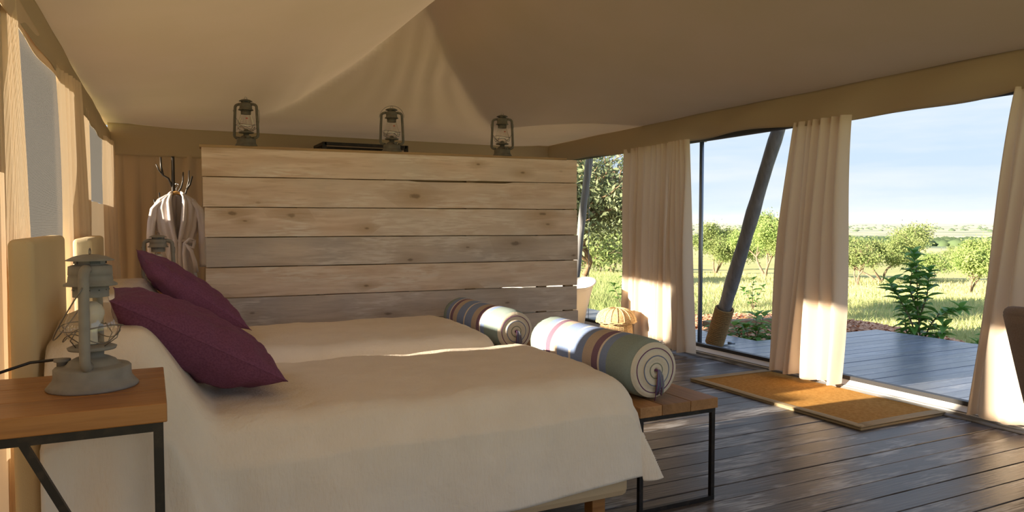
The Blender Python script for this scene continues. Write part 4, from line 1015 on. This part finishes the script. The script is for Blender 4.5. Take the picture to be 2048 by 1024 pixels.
def shrub(loc, stems, label, leafs, nper, seed, s=1.0, name='leafy_shrub', group='leafy shrubs at the deck edge'):
    rnd = random.Random(seed); root = empty(name, loc); tag(root, label, 'shrub', group)
    m = MB()
    for st in stems:
        pts = [Vector(p) for p in st]; m.tube(pts, [lerp(.010, .003, i / (len(pts) - 1)) for i in range(len(pts))], 6)
        Ls = sum((pts[i + 1] - pts[i]).length for i in range(len(pts) - 1)); n = max(3, int(Ls * nper))
        for k in range(n):
            q = (k + .6) / n * (len(pts) - 1); i = min(int(q), len(pts) - 2); p = pts[i].lerp(pts[i + 1], q - i); d = (pts[i + 1] - pts[i]).normalized()
            az = k * 2.4 + rnd.uniform(-.4, .4); el = rnd.uniform(.1, .75)
            out = Vector((math.cos(az), math.sin(az), 0)) * math.cos(el) + (d * .5 + Vector((0, 0, 1)) * .5).normalized() * math.sin(el)
            o = D.objects.new('leaf', rnd.choice(leafs)); COL.objects.link(o); o.parent = root; o.location = p
            o.rotation_mode = 'QUATERNION'; o.rotation_quaternion = out.to_track_quat('X', 'Z'); sc = rnd.uniform(.7, 1.15) * s; o.scale = (sc, sc, sc)
        for k in range(3):   # terminal rosette
            az = k * 2.1; out = Vector((math.cos(az) * .6, math.sin(az) * .6, .7))
            o = D.objects.new('leaf', rnd.choice(leafs)); COL.objects.link(o); o.parent = root; o.location = pts[-1]; o.rotation_mode = 'QUATERNION'; o.rotation_quaternion = out.to_track_quat('X', 'Z'); o.scale = (s * .8,) * 3
    m.build('stem', M['bark'], root, smooth=True); return root
# image-right is roughly (+.9,-.44)
def R(a, z, b=0.): return (a * .895 + b * .445, -a * .445 + b * .895, z)
shrub((7.80, 5.30, -.5), [[R(0, 0), R(-.01, .4), R(-.05, .8), R(-.06, 1.1), R(-.10, 1.36)], [R(0, .3), R(-.14, .65), R(-.25, .85), R(-.36, 1.02)], [R(0, .3), R(.10, .55), R(.20, .68), R(.34, .70), R(.44, .74)],
       [R(-.03, .6), R(.06, .9), R(.07, 1.15)], [R(0, .2, .1), R(-.1, .5, .15), R(-.08, .8, .2)], [R(0, .2), R(.14, .42, -.08), R(.22, .55, -.1)], [R(-.04, .7), R(-.14, .95), R(-.12, 1.2)]],
      'tall leafy green shrub growing past the deck corner', LM, 44, 3, 1.25)
shrub((5.98, 6.02, -.45), [[R(0, 0), R(-.1, .3), R(-.22, .52)], [R(0, 0), R(.02, .35), R(.03, .62)], [R(0, 0), R(.16, .3), R(.27, .52)], [R(0, 0), R(-.02, .3), R(-.1, .5)], [R(.1, 0), R(.22, .25), R(.36, .42)], [R(-.1, 0), R(-.25, .25), R(-.36, .40)], [R(.2, 0, .1), R(.35, .3, .1), R(.5, .5, .1)], [R(.05, 0, .2), R(.1, .35, .2), R(.18, .6, .2)], [R(-.2, 0, .15), R(-.28, .3, .15), R(-.4, .5, .15)]],
      'low lime-green shrub behind the rope-bound pole', LL, 58, 4, 1.3)
shrub((6.35, 7.45, -.4), [[R(-.3, 0), R(-.36, .4), R(-.42, .70)], [R(-.3, 0), R(-.25, .35), R(-.22, .6)], [R(-.3, 0), R(-.45, .3), R(-.52, .52)]], 'green shrub peeping between the steel post and the leaning pole', LL, 46, 5, 1.3)
shrub((7.72, 4.52, -.5), [[R(0, 0), R(0, .3), R(0, .56)], [R(0, 0), R(.09, .25), R(.15, .5)], [R(0, 0), R(-.06, .25), R(-.09, .45)]], 'small dark green plant at the right end of the deck edge', LM, 28, 6, 1.0)
shrub((11.0, 11.1, -.55), [[R(0, 0), R(-.02, .35), R(0, .6)], [R(0, 0), R(.12, .3), R(.2, .45)], [R(0, 0), R(-.12, .3), R(-.2, .4)]], 'small green plant on the far side of the mulch mound', LM, 18, 7, 1.1)
shrub((6.9, 9.6, -.55), [[R(0, 0), R(-.05, .5), R(-.12, .95)], [R(0, .2), R(.1, .6), R(.2, .75)], [R(0, .1), R(.2, .4), R(.42, .55)], [R(0, .2), R(-.18, .5), R(-.28, .75)]], 'slim young plant in the tall grass, seen through the leftmost opening', LM, 20, 8, .95)

# trees
def make_tree_meshes(H, Wd, seed, nleaf, lsize, trunks=3, flat=.6, up=.5, droop=0.):
    rnd = random.Random(seed); rs = np.random.RandomState(seed); segs = []; tips = []
    def grow(p, d, L_, r, lv):
        pts = [p]; rad = [r]; n = 4
        for i in range(n):
            d = (d + Vector((rnd.gauss(0, .16), rnd.gauss(0, .16), rnd.gauss(0, .10) + .03))).normalized(); p = p + d * L_ / n; pts.append(p); rad.append(lerp(r, r * .6, (i + 1) / n))
            if lv >= 2: tips.append(p)
        segs.append((pts, rad))
        if lv < 4:
            for k in range(3 if lv < 3 else 2):
                nd = (d + Vector((rnd.gauss(0, .6), rnd.gauss(0, .6), rnd.gauss(up * .3, .28)))).normalized(); grow(p, nd, L_ * rnd.uniform(.55, .78), r * .58, lv + 1)
    for k in range(trunks):
        a = 2 * PI * k / trunks + rnd.uniform(-.5, .5); d = Vector((math.cos(a) * Wd / H * .55, math.sin(a) * Wd / H * .55, 1)).normalized(); grow(Vector((0, 0, -.05)), d, H * .36, H * .022, 0)
    T = np.array([tuple(t) for t in tips]); mx = T[:, 2].max(); s = H * .96 / mx; rad_ = np.percentile(np.hypot(T[:, 0], T[:, 1]), 95); sw = Wd / rad_
    m = MB()
    for pts, rad in segs: m.tube([(p.x * sw, p.y * sw, p.z * s) for p in pts], [max(q, .006) for q in rad], 5, caps=False)
    T[:, 0] *= sw; T[:, 1] *= sw; T[:, 2] *= s
    idx = rs.randint(0, len(T), nleaf); c = T[idx] + rs.normal(0, lsize * 3.4, (nleaf, 3)) * np.array([1, 1, .8]) - np.array([0, 0, H * .05]); c[:, 2] = np.maximum(c[:, 2], H * .08)
    u = rs.normal(0, 1, (nleaf, 3)); u /= np.linalg.norm(u, axis=1)[:, None]; w = rs.normal(0, 1, (nleaf, 3)); w = np.cross(u, w); w /= np.linalg.norm(w, axis=1)[:, None]
    sz = lsize * rs.uniform(.5, 1.3, nleaf)[:, None]
    V = np.concatenate([c - u * sz, c + w * sz * .42, c + u * sz, c - w * sz * .42]); i = np.arange(nleaf); Fq = np.stack([i, i + nleaf, i + 2 * nleaf, i + 3 * nleaf], 1)
    return m, V, Fq
def tree(x, y, H, Wd, seed, nleaf, lsize, fmat, label, group, trunks=3, bark='bark', name='tree', up=.5, rz=0):
    root = empty(name, (x, y, terr(x, y) - .05), rz); tag(root, label, 'tree', group)
    m, V, Fq = make_tree_meshes(H, Wd, seed, nleaf, lsize, trunks, up=up)
    m.build('trunk', M[bark], root, smooth=True); f_ = mesh_np('foliage', V, Fq, M[fmat], root); f_['kind'] = 'stuff'; return root
TG = 'savannah bushes beyond the deck'
def at(px, r):   # bearing given by picture column, r metres away along the ground
    a = math.atan((px - 1024) / F) + YAW; return r * math.sin(a), r * math.cos(a)
for px, r, H, Wd, seed, nl, ls, fm, lab in (
    (1432, 44, 3.1, 1.35, 1, 24000, .06, 'foliage_a', 'round grey-green bush left of the leaning pole'),
    (1532, 38, 3.5, 1.5, 2, 26000, .055, 'foliage_b', 'bright green bush right of the leaning pole'),
    (1762, 36, 2.75, 2.2, 3, 40000, .05, 'foliage_a', 'wide thorn bush with crooked trunks behind the tall shrub'),
    (1715, 33, 2.0, .8, 13, 6000, .05, 'foliage_a', 'lower thorn bush at the edge of the gathered curtain'),
    (1943, 30, 2.1, .95, 4, 20000, .045, 'foliage_b', 'bright bush left of the right-hand curtain'),
    (1868, 47, 1.4, .9, 5, 4500, .055, 'foliage_b', 'small bush between the thorn bush and the bright bush'),
    (1478, 60, 2.2, 1.4, 6, 6000, .09, 'foliage_b', 'hazy bush in the gap left of the leaning pole'),
    (1640, 42, 3.0, 1.5, 7, 6000, .07, 'foliage_a', 'bush mostly hidden by the gathered curtain')):
    x, y = at(px, r); tree(x, y, H, Wd, seed, nl, ls, fm, lab, TG)
x, y = at(1110, 13.0); tree(x, y, 3.9, 1.9, 21, 22000, .05, 'foliage_c', 'large grey-green tree with orange-lit branches outside the leftmost opening', None, trunks=6, bark='bark_warm', up=.1)
for px, r, H, Wd, seed in ((1180, 30, 2.2, 2.0, 31), (1225, 44, 3.4, 2.6, 32), (1150, 50, 3.5, 3.0, 33)):
    x, y = at(px, r); tree(x, y, H, Wd, seed, 4500, .1, 'foliage_a', {31: 'low bush in the meadow seen through the leftmost opening', 32: 'taller bush at the right of the leftmost opening', 33: 'far bush at the left of the leftmost opening'}[seed], TG)
# small bushes far out on the plain, one mesh shared
m, V, Fq = make_tree_meshes(2.4, 2.2, 77, 700, .24, 2)
proto = empty('far_bush', (0, 0, -50)); tag(proto, 'one of the small round bushes dotted over the far plain', 'bush', 'bushes far out on the plain')
m.build('trunk', M['bark'], proto, smooth=True); f_ = mesh_np('foliage', V, Fq, M['foliage_a'], proto); f_['kind'] = 'stuff'
rnd = random.Random(8); first = True; far_spots = []
for k in range(26):
    px = rnd.choice([rnd.uniform(1700, 1985), rnd.uniform(1405, 1560), rnd.uniform(1155, 1245), rnd.uniform(1800, 1985)]); r = math.exp(rnd.uniform(math.log(110), math.log(460)))
    x, y = at(px, r)
    if any(math.hypot(x - a_, y - b_) < 6 for a_, b_ in far_spots): continue
    far_spots.append((x, y)); o = proto if first else copy_tree(proto); first = False
    s = rnd.uniform(.5, 1.0); o.scale = (s, s, s * rnd.uniform(.8, 1.1)); o.location = (x, y, terr(x, y) - .1); o.rotation_euler.z = rnd.uniform(0, 6)
# wooded bands far away
def woodland(n, r0, r1, a0, a1, s0, s1, label, seed):
    rs = np.random.RandomState(seed); V = []; Fc = []
    ico = [(0, 0, 1), (.9, 0, .45), (.28, .85, .45), (-.72, .52, .45), (-.72, -.52, .45), (.28, -.85, .45), (.8, 0, 0), (.25, .76, 0), (-.65, .47, 0), (-.65, -.47, 0), (.25, -.76, 0)]
    tri = [(0, 1, 2), (0, 2, 3), (0, 3, 4), (0, 4, 5), (0, 5, 1), (1, 6, 7), (1, 7, 2), (2, 7, 8), (2, 8, 3), (3, 8, 9), (3, 9, 4), (4, 9, 10), (4, 10, 5), (5, 10, 6), (5, 6, 1)]
    B = np.array(ico); Tn = np.array(tri); Vs = []; Fs = []
    for k in range(n):
        a = math.radians(rs.uniform(a0, a1)); r = rs.uniform(r0, r1); x, y = r * math.cos(a), r * math.sin(a)
        if vnoise(a * 40, r * .004) < rs.uniform(-.9, .4): continue
        s = rs.uniform(s0, s1); Vs.append(B * np.array([s * 1.5, s * 1.5, s]) * rs.uniform(.8, 1.2, (11, 3)) + np.array([x, y, terr(x, y) - .2])); Fs.append(Tn + 11 * (len(Vs) - 1))
    o = mesh_np('woodland', np.concatenate(Vs), np.concatenate(Fs), M['woodland']); tag(o, label, 'woodland', kind='stuff')
M['woodland'] = mat('dark_woodland', (.075, .12, .06), .95, noise=(.02, (.12, .16, .07), .3, .7), coords='World', spec=.05)
woodland(7000, 430, 900, 12, 75, 2.2, 4.2, 'dark band of bush across the far plain', 1)
woodland(1200, 1800, 4500, 10, 78, 3, 6, 'scattered woodland under the distant hills', 2)

# distance haze over the far plain (real scattering volume)
hz = D.materials.new('haze'); hz.use_nodes = True; N = hz.node_tree.nodes; L = hz.node_tree.links; N.remove(N['Principled BSDF'])
vs = N.new('ShaderNodeVolumeScatter'); vs.inputs['Color'].default_value = (.86, .93, 1, 1); vs.inputs['Density'].default_value = .00006; vs.inputs['Anisotropy'].default_value = .0
L.new(vs.outputs[0], N['Material Output'].inputs['Volume'])
a0 = math.radians(5); a1 = math.radians(85)
V = []
for r in (500, 9500):
    for k in range(9):
        a = lerp(a0, a1, k / 8)
        for z in (-40, 60): V.append((r * math.cos(a), r * math.sin(a), z))
Fc = []
for k in range(8):
    i0 = k * 2; i1 = k * 2 + 2; o0 = 18 + k * 2; o1 = o0 + 2
    Fc += [(i0, i1, i1 + 1, i0 + 1), (o0, o0 + 1, o1 + 1, o1), (i0 + 1, i1 + 1, o1 + 1, o0 + 1), (i0, o0, o1, i1)]
Fc += [(0, 1, 19, 18), (16, 34, 35, 17)]
hzo = MB().add(V, Fc).build('haze', hz)
import bmesh
bm = bmesh.new(); bm.from_mesh(hzo.data); bmesh.ops.recalc_face_normals(bm, faces=bm.faces); bm.to_mesh(hzo.data); bm.free()
tag(hzo, 'pale bluish haze over the distant plain and hills', 'haze', kind='stuff')
